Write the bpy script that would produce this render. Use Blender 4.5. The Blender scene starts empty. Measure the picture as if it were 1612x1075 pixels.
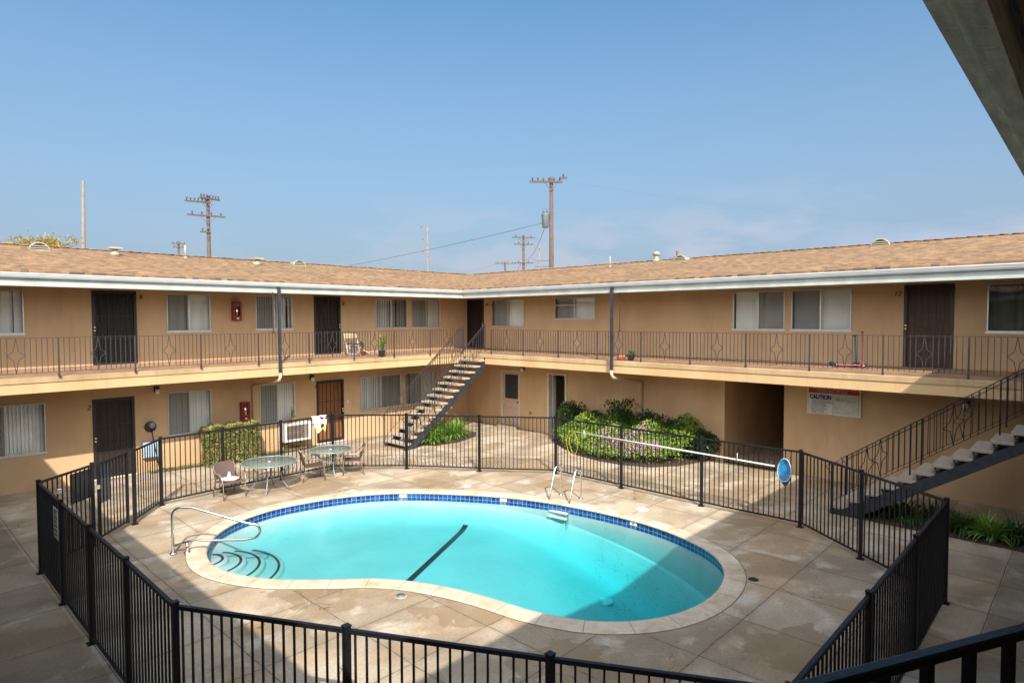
import bpy, bmesh, math, random
from mathutils import Vector, Matrix
R=math.radians
scene=bpy.context.scene
col=scene.collection
rnd=random.Random(7)

# ---------------------------------------------------------------- camera, sky, sun, exposure
cam_d=bpy.data.cameras.new('camera'); cam=bpy.data.objects.new('camera',cam_d); col.objects.link(cam)
yaw,pit,rol=R(46.43),R(-2.127),R(-0.188)
fw=Vector((math.sin(yaw)*math.cos(pit),math.cos(yaw)*math.cos(pit),math.sin(pit)))
rt=Vector((math.cos(yaw),-math.sin(yaw),0)); up=rt.cross(fw)
rt2=rt*math.cos(rol)+up*math.sin(rol); up2=up*math.cos(rol)-rt*math.sin(rol)
m=Matrix((rt2,up2,-fw)).transposed().to_4x4(); m.translation=Vector((0,0,4.3))
cam.matrix_world=m
cam_d.sensor_width=36; cam_d.lens=979.75/1612*36; cam_d.clip_start=0.05; cam_d.clip_end=2000
scene.camera=cam
SUN_EL=R(40.3); SUN_DIR=Vector((-0.54,-0.842,0)).normalized()   # horizontal direction towards the sun
world=bpy.data.worlds.new('World'); scene.world=world; world.use_nodes=True
wn=world.node_tree.nodes; wl=world.node_tree.links
bg=wn['Background']
sky=wn.new('ShaderNodeTexSky'); sky.sky_type='NISHITA'; sky.sun_disc=False
sky.sun_elevation=SUN_EL; sky.sun_rotation=math.atan2(SUN_DIR.x,SUN_DIR.y)
sky.air_density=1.0; sky.dust_density=1.6; sky.ozone_density=2.2
tc=wn.new('ShaderNodeTexCoord'); mp=wn.new('ShaderNodeMapping'); mp.inputs['Scale'].default_value=(1,1,3.2)
cn=wn.new('ShaderNodeTexNoise'); cn.inputs['Scale'].default_value=2.6; cn.inputs['Detail'].default_value=7; cn.inputs['Roughness'].default_value=0.55
cr=wn.new('ShaderNodeValToRGB'); cr.color_ramp.elements[0].position=0.49; cr.color_ramp.elements[1].position=0.60
sep=wn.new('ShaderNodeSeparateXYZ')
hz=wn.new('ShaderNodeMapRange'); hz.inputs[1].default_value=0.02; hz.inputs[2].default_value=0.22; hz.inputs[3].default_value=1.0; hz.inputs[4].default_value=0.0
az=wn.new('ShaderNodeVectorMath'); az.operation='DOT_PRODUCT'; az.inputs[1].default_value=(0.985,0.17,0)
azr=wn.new('ShaderNodeMapRange'); azr.inputs[1].default_value=0.45; azr.inputs[2].default_value=0.95; azr.inputs[3].default_value=0.12; azr.inputs[4].default_value=1.0
mul=wn.new('ShaderNodeMath'); mul.operation='MULTIPLY'; mul2=wn.new('ShaderNodeMath'); mul2.operation='MULTIPLY'
mix=wn.new('ShaderNodeMix'); mix.data_type='RGBA'; mix.inputs[7].default_value=(3.3,3.9,5.2,1)
haze=wn.new('ShaderNodeMix'); haze.data_type='RGBA'; haze.inputs[7].default_value=(2.4,2.72,3.5,1)
hzr=wn.new('ShaderNodeMapRange'); hzr.inputs[1].default_value=0.0; hzr.inputs[2].default_value=0.50; hzr.inputs[3].default_value=0.98; hzr.inputs[4].default_value=0.05
gr=wn.new('ShaderNodeMix'); gr.data_type='RGBA'; gr.blend_type='MULTIPLY'; gr.inputs[0].default_value=1.0; gr.inputs[7].default_value=(0.66,1.12,1.22,1)
wl.new(tc.outputs['Generated'],mp.inputs[0]); wl.new(mp.outputs[0],cn.inputs['Vector']); wl.new(cn.outputs[0],cr.inputs[0])
wl.new(tc.outputs['Generated'],sep.inputs[0]); wl.new(sep.outputs[2],hz.inputs[0]); wl.new(sep.outputs[2],hzr.inputs[0])
wl.new(tc.outputs['Generated'],az.inputs[0]); wl.new(az.outputs['Value'],azr.inputs[0])
wl.new(cr.outputs[0],mul.inputs[0]); wl.new(hz.outputs[0],mul.inputs[1]); wl.new(mul.outputs[0],mul2.inputs[0]); wl.new(azr.outputs[0],mul2.inputs[1])
wl.new(sky.outputs[0],gr.inputs[6]); wl.new(gr.outputs[2],haze.inputs[6]); wl.new(hzr.outputs[0],haze.inputs[0])
lc=wn.new('ShaderNodeTexNoise'); lc.inputs['Scale'].default_value=5.5; lc.inputs['Detail'].default_value=8; lc.inputs['Roughness'].default_value=0.5
lr=wn.new('ShaderNodeValToRGB'); lr.color_ramp.elements[0].position=0.48; lr.color_ramp.elements[1].position=0.58
le=wn.new('ShaderNodeMapRange'); le.inputs[1].default_value=0.05; le.inputs[2].default_value=0.21; le.inputs[3].default_value=1.0; le.inputs[4].default_value=0.0
l1=wn.new('ShaderNodeMath'); l1.operation='MULTIPLY'; l2=wn.new('ShaderNodeMath'); l2.operation='MULTIPLY'
lm=wn.new('ShaderNodeMix'); lm.data_type='RGBA'; lm.inputs[7].default_value=(3.6,3.9,4.6,1)
wl.new(mp.outputs[0],lc.inputs['Vector']); wl.new(lc.outputs[0],lr.inputs[0]); wl.new(sep.outputs[2],le.inputs[0]); wl.new(lr.outputs[0],l1.inputs[0]); wl.new(le.outputs[0],l1.inputs[1]); wl.new(l1.outputs[0],l2.inputs[0]); wl.new(azr.outputs[0],l2.inputs[1])
wl.new(haze.outputs[2],lm.inputs[6]); wl.new(l2.outputs[0],lm.inputs[0]); wl.new(lm.outputs[2],mix.inputs[6]); wl.new(mul2.outputs[0],mix.inputs[0])
bk=wn.new('ShaderNodeVectorMath'); bk.operation='DOT_PRODUCT'; bk.inputs[1].default_value=(-0.675,-0.675,0.30)  # unseen bright cloud veil added behind the camera to lift the shade
bkr=wn.new('ShaderNodeMapRange'); bkr.inputs[1].default_value=0.12; bkr.inputs[2].default_value=0.80; bkr.inputs[3].default_value=0.0; bkr.inputs[4].default_value=1.0
bn=wn.new('ShaderNodeTexNoise'); bn.inputs['Scale'].default_value=1.7; bn.inputs['Detail'].default_value=6
bnr=wn.new('ShaderNodeMapRange'); bnr.inputs[1].default_value=0.3; bnr.inputs[2].default_value=0.6; bnr.inputs[3].default_value=0.35; bnr.inputs[4].default_value=1.0
bm_=wn.new('ShaderNodeMath'); bm_.operation='MULTIPLY'
cl_=wn.new('ShaderNodeMix'); cl_.data_type='RGBA'; cl_.inputs[7].default_value=(26,26,26.5,1)
wl.new(tc.outputs['Generated'],bk.inputs[0]); wl.new(bk.outputs['Value'],bkr.inputs[0]); wl.new(mp.outputs[0],bn.inputs['Vector']); wl.new(bn.outputs[0],bnr.inputs[0])
wl.new(bkr.outputs[0],bm_.inputs[0]); wl.new(bnr.outputs[0],bm_.inputs[1]); wl.new(bm_.outputs[0],cl_.inputs[0]); wl.new(mix.outputs[2],cl_.inputs[6])
wl.new(cl_.outputs[2],bg.inputs[0]); bg.inputs[1].default_value=0.10
sd=bpy.data.lights.new('sun','SUN'); sd.energy=4.6; sd.angle=R(0.55); sd.color=(1.0,0.93,0.82)
so=bpy.data.objects.new('sun',sd); col.objects.link(so)
sv=Vector((SUN_DIR.x*math.cos(SUN_EL),SUN_DIR.y*math.cos(SUN_EL),math.sin(SUN_EL)))
so.rotation_euler=sv.to_track_quat('Z','Y').to_euler(); so.location=(-10,-20,30)
vs=scene.view_settings; vs.view_transform='Standard'; vs.look='None'; vs.exposure=0.66; vs.gamma=1; vs.use_curve_mapping=False
scene.render.engine='CYCLES'
scene.cycles.max_bounces=10; scene.cycles.transparent_max_bounces=24; scene.cycles.diffuse_bounces=5

# ---------------------------------------------------------------- mesh and object helpers
class MB:
    def __init__(s): s.v=[]; s.f=[]; s.uv=[]; s.smooth=[]
    def add(s,vs,fs,uv=None,smooth=False):
        b=len(s.v); s.v+= [tuple(v) for v in vs]
        for i,f in enumerate(fs):
            s.f.append(tuple(b+k for k in f)); s.uv.append(uv[i] if uv else None); s.smooth.append(smooth)
        return s
    def box(s,x0,x1,y0,y1,z0,z1):
        if x0>x1:x0,x1=x1,x0
        if y0>y1:y0,y1=y1,y0
        if z0>z1:z0,z1=z1,z0
        return s.add([(x0,y0,z0),(x1,y0,z0),(x1,y1,z0),(x0,y1,z0),(x0,y0,z1),(x1,y0,z1),(x1,y1,z1),(x0,y1,z1)],
            [(0,3,2,1),(4,5,6,7),(0,1,5,4),(1,2,6,5),(2,3,7,6),(3,0,4,7)])
    def bar(s,p,q,w,h,upv=(0,0,1)):
        p=Vector(p);q=Vector(q);d=(q-p).normalized(); u=Vector(upv)
        a=d.cross(u)
        if a.length<1e-4: a=d.cross(Vector((1,0,0)))
        a.normalize(); b=a.cross(d).normalized(); a=a*w/2; b=b*h/2
        return s.add([p-a-b,p+a-b,p+a+b,p-a+b,q-a-b,q+a-b,q+a+b,q-a+b],
            [(0,1,2,3),(7,6,5,4),(0,4,5,1),(1,5,6,2),(2,6,7,3),(3,7,4,0)])
    def tube(s,pts,r,n=8,cap=True,smooth=True):
        pts=[Vector(p) for p in pts]; rings=[]; rr=r if isinstance(r,(list,tuple)) else [r]*len(pts)
        last=None
        vs=[];fs=[]
        for i,p in enumerate(pts):
            if i==0: d=pts[1]-p
            elif i==len(pts)-1: d=p-pts[i-1]
            else: d=(pts[i+1]-p).normalized()+(p-pts[i-1]).normalized()
            d.normalize()
            if last is None:
                a=d.cross(Vector((0,0,1)))
                if a.length<1e-3: a=d.cross(Vector((1,0,0)))
            else:
                a=last-d*last.dot(d)
            a.normalize(); last=a; b=d.cross(a)
            for k in range(n):
                t=2*math.pi*k/n; vs.append(p+(a*math.cos(t)+b*math.sin(t))*rr[i])
        for i in range(len(pts)-1):
            for k in range(n):
                k2=(k+1)%n; fs.append((i*n+k,i*n+k2,(i+1)*n+k2,(i+1)*n+k))
        if cap: fs.append(tuple(range(n))[::-1]); fs.append(tuple((len(pts)-1)*n+k for k in range(n)))
        return s.add(vs,fs,smooth=smooth)
    def lathe(s,c,prof,n=20,smooth=True,capb=True,capt=True):
        vs=[];fs=[]
        for r,z in prof:
            for k in range(n):
                t=2*math.pi*k/n; vs.append((c[0]+r*math.cos(t),c[1]+r*math.sin(t),c[2]+z))
        for i in range(len(prof)-1):
            for k in range(n):
                k2=(k+1)%n; fs.append((i*n+k,i*n+k2,(i+1)*n+k2,(i+1)*n+k))
        if capb: fs.append(tuple(range(n))[::-1])
        if capt: fs.append(tuple((len(prof)-1)*n+k for k in range(n)))
        return s.add(vs,fs,smooth=smooth)
    def prism(s,poly,z0,z1):
        n=len(poly); vs=[(x,y,z0) for x,y in poly]+[(x,y,z1) for x,y in poly]
        fs=[tuple(range(n))[::-1],tuple(range(n,2*n))]+[(i,(i+1)%n,n+(i+1)%n,n+i) for i in range(n)]
        return s.add(vs,fs)
    def build(s,name,mat,parent=None,local=False,bevel=0,kind=None):
        me=bpy.data.meshes.new(name)
        off=Vector((0,0,0))
        if parent is not None and not local: off=wloc(parent)
        me.from_pydata([Vector(v)-off for v in s.v],[],s.f)
        if any(u is not None for u in s.uv):
            ul=me.uv_layers.new(name='UVMap'); li=0
            for f,u in zip(s.f,s.uv):
                for k in range(len(f)):
                    ul.data[li].uv=u[k] if u else (0,0); li+=1
        me.polygons.foreach_set('use_smooth',s.smooth)
        me.update()
        if mat: me.materials.append(mat)
        o=bpy.data.objects.new(name,me); col.objects.link(o)
        if parent is not None: o.parent=parent
        if bevel:
            b=o.modifiers.new('bevel','BEVEL'); b.width=bevel; b.segments=2; b.limit_method='ANGLE'
        if kind: o['kind']=kind
        return o
def wloc(o):
    l=Vector(o.location)
    while o.parent is not None: o=o.parent; l+=Vector(o.location)
    return l
def thing(name,label,cat,loc=(0,0,0),rz=0,group=None):
    o=bpy.data.objects.new(name,None); col.objects.link(o); o.empty_display_size=0.2
    o.location=loc; o.rotation_euler=(0,0,rz); o['label']=label; o['category']=cat
    if group: o['group']=group
    return o
def tag(o,label,cat,group=None):
    o['label']=label; o['category']=cat
    if group: o['group']=group
    return o
def copy_tree(o,parent=None):
    c=o.copy(); col.objects.link(c); c.parent=parent
    for ch in list(o.children): copy_tree(ch,c)
    return c
def arc(c,r,a0,a1,n,ax=(1,0,0),ay=(0,0,1)):
    c=Vector(c);ax=Vector(ax);ay=Vector(ay)
    return [c+ax*r*math.cos(a0+(a1-a0)*i/n)+ay*r*math.sin(a0+(a1-a0)*i/n) for i in range(n+1)]

# ---------------------------------------------------------------- materials
def newmat(name):
    m=bpy.data.materials.new(name); m.use_nodes=True
    return m,m.node_tree.nodes,m.node_tree.links,m.node_tree.nodes['Principled BSDF']
def mat(name,c,rough=0.6,metal=0,var=0.15,scale=6,bump=0.0,bscale=60,spec=0.5,c2=None,detail=4,stretch=(1,1,1),lo=0.35,hi=0.65):
    m,n,l,p=newmat(name)
    p.inputs['Roughness'].default_value=rough; p.inputs['Metallic'].default_value=metal
    p.inputs['Specular IOR Level'].default_value=spec
    t=n.new('ShaderNodeTexCoord'); mpp=n.new('ShaderNodeMapping'); mpp.inputs['Scale'].default_value=stretch
    l.new(t.outputs['Object'],mpp.inputs[0])
    if var>0 or c2:
        no=n.new('ShaderNodeTexNoise'); no.inputs['Scale'].default_value=scale; no.inputs['Detail'].default_value=detail
        rp=n.new('ShaderNodeValToRGB'); rp.color_ramp.elements[0].position=lo; rp.color_ramp.elements[1].position=hi
        d=c2 if c2 else tuple(max(0,x*(1-var)) for x in c)
        rp.color_ramp.elements[0].color=(*d,1); rp.color_ramp.elements[1].color=(*(min(1,x*(1+var*0.5)) for x in c),1) if not c2 else (*c,1)
        l.new(mpp.outputs[0],no.inputs['Vector']); l.new(no.outputs[0],rp.inputs[0]); l.new(rp.outputs[0],p.inputs['Base Color'])
    else: p.inputs['Base Color'].default_value=(*c,1)
    if bump>0:
        nb=n.new('ShaderNodeTexNoise'); nb.inputs['Scale'].default_value=bscale; nb.inputs['Detail'].default_value=3
        bp=n.new('ShaderNodeBump'); bp.inputs['Strength'].default_value=bump; bp.inputs['Distance'].default_value=0.01
        l.new(t.outputs['Object'],nb.inputs['Vector']); l.new(nb.outputs[0],bp.inputs['Height']); l.new(bp.outputs[0],p.inputs['Normal'])
    return m
def ramp(n,pts):
    r=n.new('ShaderNodeValToRGB'); e=r.color_ramp.elements
    while len(e)<len(pts): e.new(0.5)
    for i,(p,c) in enumerate(pts): e[i].position=p; e[i].color=(*c,1) if len(c)==3 else c
    return r
def noise(n,l,vec,scale,detail=4,rough=0.5,dist=0):
    o=n.new('ShaderNodeTexNoise'); o.inputs['Scale'].default_value=scale; o.inputs['Detail'].default_value=detail
    o.inputs['Roughness'].default_value=rough; o.inputs['Distortion'].default_value=dist
    l.new(vec,o.inputs['Vector']); return o
def mixc(n,l,f,a,b,bt='MIX'):
    x=n.new('ShaderNodeMix'); x.data_type='RGBA'; x.blend_type=bt
    for s,i in ((f,0),(a,6),(b,7)):
        if hasattr(s,'is_linked') or hasattr(s,'node'): l.new(s,x.inputs[i])
        elif isinstance(s,(int,float)): x.inputs[i].default_value=s
        else: x.inputs[i].default_value=(*s,1)
    return x.outputs[2]
def math_(n,l,op,a,b=None,c=None):
    x=n.new('ShaderNodeMath'); x.operation=op
    for i,s in enumerate((a,b,c)):
        if s is None: continue
        if isinstance(s,(int,float)): x.inputs[i].default_value=s
        else: l.new(s,x.inputs[i])
    return x.outputs[0]

def stucco_mat(name,c,dark,stain=0.35):
    m,n,l,p=newmat(name); t=n.new('ShaderNodeNewGeometry').outputs['Position']
    mp=n.new('ShaderNodeMapping'); mp.inputs['Scale'].default_value=(1,1,0.55); l.new(t,mp.inputs[0])
    a=noise(n,l,mp.outputs[0],0.9,6,0.6); r=ramp(n,[(0.36,dark),(0.66,c)]); l.new(a.outputs[0],r.inputs[0])
    b=noise(n,l,t,220,2); r2=ramp(n,[(0.3,(0.84,0.84,0.84)),(0.7,(1.06,1.06,1.06))]); l.new(b.outputs[0],r2.inputs[0])
    cc=mixc(n,l,1.0,r.outputs[0],r2.outputs[0],'MULTIPLY')
    # rain and dirt streaks
    mp2=n.new('ShaderNodeMapping'); mp2.inputs['Scale'].default_value=(5,5,0.5); l.new(t,mp2.inputs[0])
    s=noise(n,l,mp2.outputs[0],1.3,5,0.6); r3=ramp(n,[(0.55,(0,0,0)),(0.78,(stain,)*3)]); l.new(s.outputs[0],r3.inputs[0])
    cc=mixc(n,l,r3.outputs[0],cc,tuple(x*0.55 for x in dark))
    l.new(cc,p.inputs['Base Color']); p.inputs['Roughness'].default_value=0.85
    p.inputs['Specular IOR Level'].default_value=0.25
    bp=n.new('ShaderNodeBump'); bp.inputs['Strength'].default_value=0.5; bp.inputs['Distance'].default_value=0.006
    nb=noise(n,l,t,90,4,0.6); l.new(nb.outputs[0],bp.inputs['Height']); l.new(bp.outputs[0],p.inputs['Normal'])
    return m
M={}
M['stucco']=stucco_mat('stucco',(0.565,0.388,0.225),(0.475,0.315,0.172),0.2)
M['slab_paint']=stucco_mat('slab_paint',(0.58,0.40,0.215),(0.50,0.33,0.16),0.35)
M['edge_paint']=stucco_mat('edge_paint',(0.50,0.35,0.20),(0.34,0.23,0.13),0.6)
M['floor_paint']=mat('floor_paint',(0.36,0.22,0.13),0.7,c2=(0.25,0.15,0.09),scale=2.5,detail=6,bump=0.2,bscale=40)
M['soffit']=mat('soffit',(0.42,0.30,0.19),0.8,var=0.2,scale=2)
M['fascia']=mat('fascia',(0.39,0.41,0.37),0.55,var=0.14,scale=3,bump=0.15,bscale=30)
M['gutter']=mat('gutter',(0.50,0.52,0.52),0.35,var=0.08,scale=3)
M['old_gutter']=mat('old_gutter',(0.17,0.13,0.10),0.6,var=0.4,scale=8,detail=6)
M['old_fascia']=mat('old_fascia',(0.86,0.88,0.78),0.75,c2=(0.60,0.63,0.54),scale=9,detail=8,stretch=(0.5,4,4),bump=0.6,bscale=50)
M['iron']=mat('iron',(0.011,0.011,0.014),0.42,var=0.35,scale=30,bump=0.12,bscale=90,spec=0.3)
M['rail_iron']=mat('rail_iron',(0.045,0.038,0.040),0.5,c2=(0.030,0.025,0.028),scale=14,bump=0.1)
M['stringer']=mat('stringer',(0.026,0.030,0.038),0.45,var=0.35,scale=9,bump=0.1)
M['alu']=mat('alu',(0.62,0.60,0.55),0.35,metal=0.6,var=0.08)
M['white']=mat('white',(0.62,0.61,0.57),0.5,var=0.06)
M['blind']=mat('blind',(0.80,0.80,0.77),0.6,var=0.05,scale=2)
M['dark_curtain']=mat('dark_curtain',(0.10,0.11,0.09),0.8,var=0.3,scale=3)
M['door_iron']=mat('door_iron',(0.016,0.015,0.016),0.45,var=0.2,scale=20)
M['door_brown']=mat('door_brown',(0.085,0.035,0.018),0.55,c2=(0.05,0.022,0.012),scale=7,stretch=(8,1,0.7))
M['door_orange']=mat('door_orange',(0.42,0.17,0.05),0.5,c2=(0.28,0.11,0.03),scale=7,stretch=(8,1,0.7))
M['door_brown2']=mat('door_brown2',(0.13,0.052,0.022),0.55,c2=(0.08,0.032,0.014),scale=7,stretch=(8,1,0.7))
M['door_black']=mat('door_black',(0.022,0.017,0.015),0.6,var=0.3,scale=6)
M['door_pink']=mat('door_pink',(0.50,0.36,0.26),0.6,var=0.1)
M['trim_white']=mat('trim_white',(0.58,0.53,0.44),0.6,var=0.12)
M['steel']=mat('steel',(0.78,0.77,0.74),0.16,metal=1.0,var=0.05)
M['chrome']=mat('chrome',(0.85,0.82,0.75),0.25,metal=0.9,var=0.05)
M['red']=mat('red',(0.26,0.012,0.010),0.35,var=0.1)
M['dark']=mat('dark',(0.02,0.02,0.02),0.6,var=0.2)
M['black_tile']=mat('black_tile',(0.012,0.016,0.018),0.3,var=0.2)
M['grey_metal']=mat('grey_metal',(0.22,0.25,0.27),0.45,var=0.12,metal=0.2)
M['dark_grey']=mat('dark_grey',(0.10,0.115,0.13),0.5,var=0.15)
M['wicker']=mat('wicker',(0.125,0.075,0.06),0.6,c2=(0.075,0.045,0.038),scale=70,bump=0.8,bscale=120)
M['chair_frame']=mat('chair_frame',(0.36,0.29,0.23),0.4,metal=0.5,var=0.15)
M['cloth_white']=mat('cloth_white',(0.72,0.71,0.70),0.9,var=0.04)
M['wood_pole']=mat('wood_pole',(0.115,0.078,0.062),0.9,c2=(0.07,0.048,0.042),scale=5,stretch=(4,4,0.4))
M['wood_pole_grey']=mat('wood_pole_grey',(0.20,0.17,0.155),0.9,c2=(0.15,0.125,0.11),scale=5,stretch=(4,4,0.4))
M['insulator']=mat('insulator',(0.10,0.08,0.10),0.4,var=0.2)
M['wire']=mat('wire',(0.10,0.11,0.13),0.7,var=0)
M['soil']=mat('soil',(0.07,0.045,0.03),0.95,c2=(0.04,0.025,0.018),scale=14,bump=1.0,bscale=40)
M['terracotta']=mat('terracotta',(0.45,0.16,0.09),0.8,var=0.15)
M['glazed_green']=mat('glazed_green',(0.05,0.10,0.09),0.4,var=0.3)
M['cream_pipe']=mat('cream_pipe',(0.62,0.50,0.33),0.6,var=0.12)
M['tan_pipe']=mat('tan_pipe',(0.40,0.26,0.135),0.6,var=0.12)
M['vent_paint']=mat('vent_paint',(0.30,0.275,0.20),0.6,var=0.15)
M['pink']=mat('pink',(0.62,0.16,0.22),0.4,var=0.1)
M['teal']=mat('teal',(0.04,0.18,0.17),0.4,var=0.2)
M['net_blue']=mat('net_blue',(0.01,0.22,0.50),0.6,var=0.25,scale=30)
M['hose']=mat('hose',(0.55,0.42,0.05),0.5,var=0.2)
M['blue_plastic']=mat('blue_plastic',(0.36,0.48,0.60),0.5,var=0.1)
M['rug']=mat('rug',(0.50,0.36,0.32),0.95,c2=(0.28,0.22,0.22),scale=30)
M['concrete_step']=mat('concrete_step',(0.42,0.355,0.28),0.9,c2=(0.25,0.20,0.155),scale=70,detail=4,bump=0.35,bscale=120)
M['tan_door']=M['door_pink']

def concrete():
    m,n,l,p=newmat('courtyard_concrete'); g=n.new('ShaderNodeNewGeometry'); P=g.outputs['Position']
    s=n.new('ShaderNodeSeparateXYZ'); l.new(P,s.inputs[0])
    wob=noise(n,l,P,1.6,4); w=math_(n,l,'MULTIPLY_ADD',wob.outputs[0],0.05,-0.025)
    def grid(c,off,sp):
        a=math_(n,l,'ADD',c,w); a=math_(n,l,'SUBTRACT',a,off-sp*50)
        a=math_(n,l,'DIVIDE',a,sp); fr=math_(n,l,'FRACT',a); fl=math_(n,l,'FLOOR',a)
        d=math_(n,l,'SUBTRACT',fr,0.5); d=math_(n,l,'ABSOLUTE',d); d=math_(n,l,'SUBTRACT',0.5,d); d=math_(n,l,'MULTIPLY',d,sp)
        return d,fl
    dx,fx=grid(s.outputs[0],2.03,1.31); dy,fy=grid(s.outputs[1],1.12,1.262)
    d=math_(n,l,'MINIMUM',dx,dy)
    jn=noise(n,l,P,9,3); th=math_(n,l,'MULTIPLY_ADD',jn.outputs[0],0.016,-0.002)
    joint=math_(n,l,'LESS_THAN',d,th)
    cb=n.new('ShaderNodeCombineXYZ'); l.new(fx,cb.inputs[0]); l.new(fy,cb.inputs[1])
    wn_=n.new('ShaderNodeTexWhiteNoise'); l.new(cb.outputs[0],wn_.inputs['Vector'])
    base=ramp(n,[(0.0,(0.34,0.268,0.188)),(0.5,(0.405,0.325,0.233)),(1.0,(0.455,0.372,0.275))]); l.new(wn_.outputs['Value'],base.inputs[0])
    # broad weathering, paler scoured patches, brown damp stains, rust tint
    mp=n.new('ShaderNodeMapping'); mp.inputs['Rotation'].default_value=(0,0,R(25)); mp.inputs['Scale'].default_value=(1.0,1.25,1); l.new(P,mp.inputs[0])
    a=noise(n,l,mp.outputs[0],0.62,5,0.55,0.2); ra=ramp(n,[(0.40,(0,0,0)),(0.62,(0.75,)*3)]); l.new(a.outputs[0],ra.inputs[0])
    c=mixc(n,l,ra.outputs[0],base.outputs[0],(0.215,0.165,0.115))
    b=noise(n,l,mp.outputs[0],1.15,6,0.6,0.3); rb=ramp(n,[(0.52,(0,0,0)),(0.66,(0.8,)*3)]); l.new(b.outputs[0],rb.inputs[0])
    c=mixc(n,l,rb.outputs[0],c,(0.52,0.46,0.375))
    e=noise(n,l,P,0.55,4,0.5,0.3); re=ramp(n,[(0.565,(0,0,0)),(0.59,(0.6,)*3),(0.8,(0.7,)*3)]); l.new(e.outputs[0],re.inputs[0])
    c=mixc(n,l,re.outputs[0],c,(0.27,0.185,0.10))
    f=noise(n,l,P,0.85,4,0.5,0.2); rf=ramp(n,[(0.50,(0,0,0)),(0.72,(0.5,)*3)]); l.new(f.outputs[0],rf.inputs[0])
    c=mixc(n,l,rf.outputs[0],c,(0.45,0.29,0.15))
    h=noise(n,l,P,24,8,0.75); rh=ramp(n,[(0.3,(0.74,)*3),(0.7,(1.16,)*3)]); l.new(h.outputs[0],rh.inputs[0])
    c=mixc(n,l,1.0,c,rh.outputs[0],'MULTIPLY')
    sp_=None
    sn=noise(n,l,P,1.9,5,0.6,0.5)
    for (sx_,sy_,sr_) in [(12.3, 10.2, 0.55), (10.6, 12.7, 0.75), (6.4, 6.9, 0.8), (5.0, 9.3, 0.7), (14.2, 6.3, 0.8), (8.2, 14.7, 0.9), (4.0, 11.2, 0.5), (12.6, 5.2, 0.5), (5.9, 4.8, 0.6), (14.3, 9.3, 0.6), (8.3, 2.6, 0.7), (12.9, 13.4, 0.5)]:
        dv=n.new('ShaderNodeVectorMath'); dv.operation='DISTANCE'; dv.inputs[1].default_value=(sx_,sy_,0); l.new(P,dv.inputs[0])
        q_=math_(n,l,'DIVIDE',dv.outputs['Value'],sr_); q_=math_(n,l,'ADD',q_,math_(n,l,'MULTIPLY_ADD',sn.outputs[0],2.6,-1.3)); sp_=q_ if sp_ is None else math_(n,l,'MINIMUM',sp_,q_)
    rs_=n.new('ShaderNodeMapRange'); rs_.inputs[1].default_value=0.92; rs_.inputs[2].default_value=1.0; rs_.inputs[3].default_value=0.62; rs_.inputs[4].default_value=0.0; l.new(sp_,rs_.inputs[0])
    c=mixc(n,l,rs_.outputs[0],c,(0.22,0.150,0.085))
    # the walkways outside the pool fence get a darker, greyer tone
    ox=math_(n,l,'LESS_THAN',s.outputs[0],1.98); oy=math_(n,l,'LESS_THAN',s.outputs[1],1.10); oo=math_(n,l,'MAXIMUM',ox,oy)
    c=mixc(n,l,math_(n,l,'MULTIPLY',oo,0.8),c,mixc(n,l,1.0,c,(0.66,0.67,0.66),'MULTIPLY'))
    # hairline cracks
    v=n.new('ShaderNodeTexVoronoi'); v.feature='DISTANCE_TO_EDGE'; v.inputs['Scale'].default_value=0.42
    dn=noise(n,l,P,3,5,0.6); vm=n.new('ShaderNodeVectorMath'); vm.operation='MULTIPLY_ADD'; vm.inputs[1].default_value=(0.35,0.35,0.35)
    l.new(dn.outputs['Color'],vm.inputs[0]); l.new(P,vm.inputs[2]); l.new(vm.outputs[0],v.inputs['Vector'])
    ck=math_(n,l,'LESS_THAN',v.outputs['Distance'],0.0017); cm=noise(n,l,P,0.35,2); cmk=math_(n,l,'GREATER_THAN',cm.outputs[0],0.58); ck=math_(n,l,'MULTIPLY',ck,cmk)
    both=math_(n,l,'MAXIMUM',joint,ck); bf=math_(n,l,'MULTIPLY',both,0.78)
    # darker dirt gathered along the joints
    jd=n.new('ShaderNodeMapRange'); jd.inputs[1].default_value=0; jd.inputs[2].default_value=0.09; jd.inputs[3].default_value=0.3; jd.inputs[4].default_value=0; l.new(d,jd.inputs[0])
    c=mixc(n,l,jd.outputs[0],c,(0.22,0.16,0.11))
    c=mixc(n,l,bf,c,(0.05,0.038,0.028))
    l.new(c,p.inputs['Base Color'])
    rr=n.new('ShaderNodeMapRange'); rr.inputs[3].default_value=0.9; rr.inputs[4].default_value=0.6; l.new(re.outputs[0],rr.inputs[0]); l.new(rr.outputs[0],p.inputs['Roughness'])
    p.inputs['Specular IOR Level'].default_value=0.3
    hh=math_(n,l,'SUBTRACT',h.outputs[0],math_(n,l,'MULTIPLY',both,2.0))
    bp=n.new('ShaderNodeBump'); bp.inputs['Strength'].default_value=0.35; bp.inputs['Distance'].default_value=0.006
    l.new(hh,bp.inputs['Height']); l.new(bp.outputs[0],p.inputs['Normal'])
    return m
M['concrete']=concrete()

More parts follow.
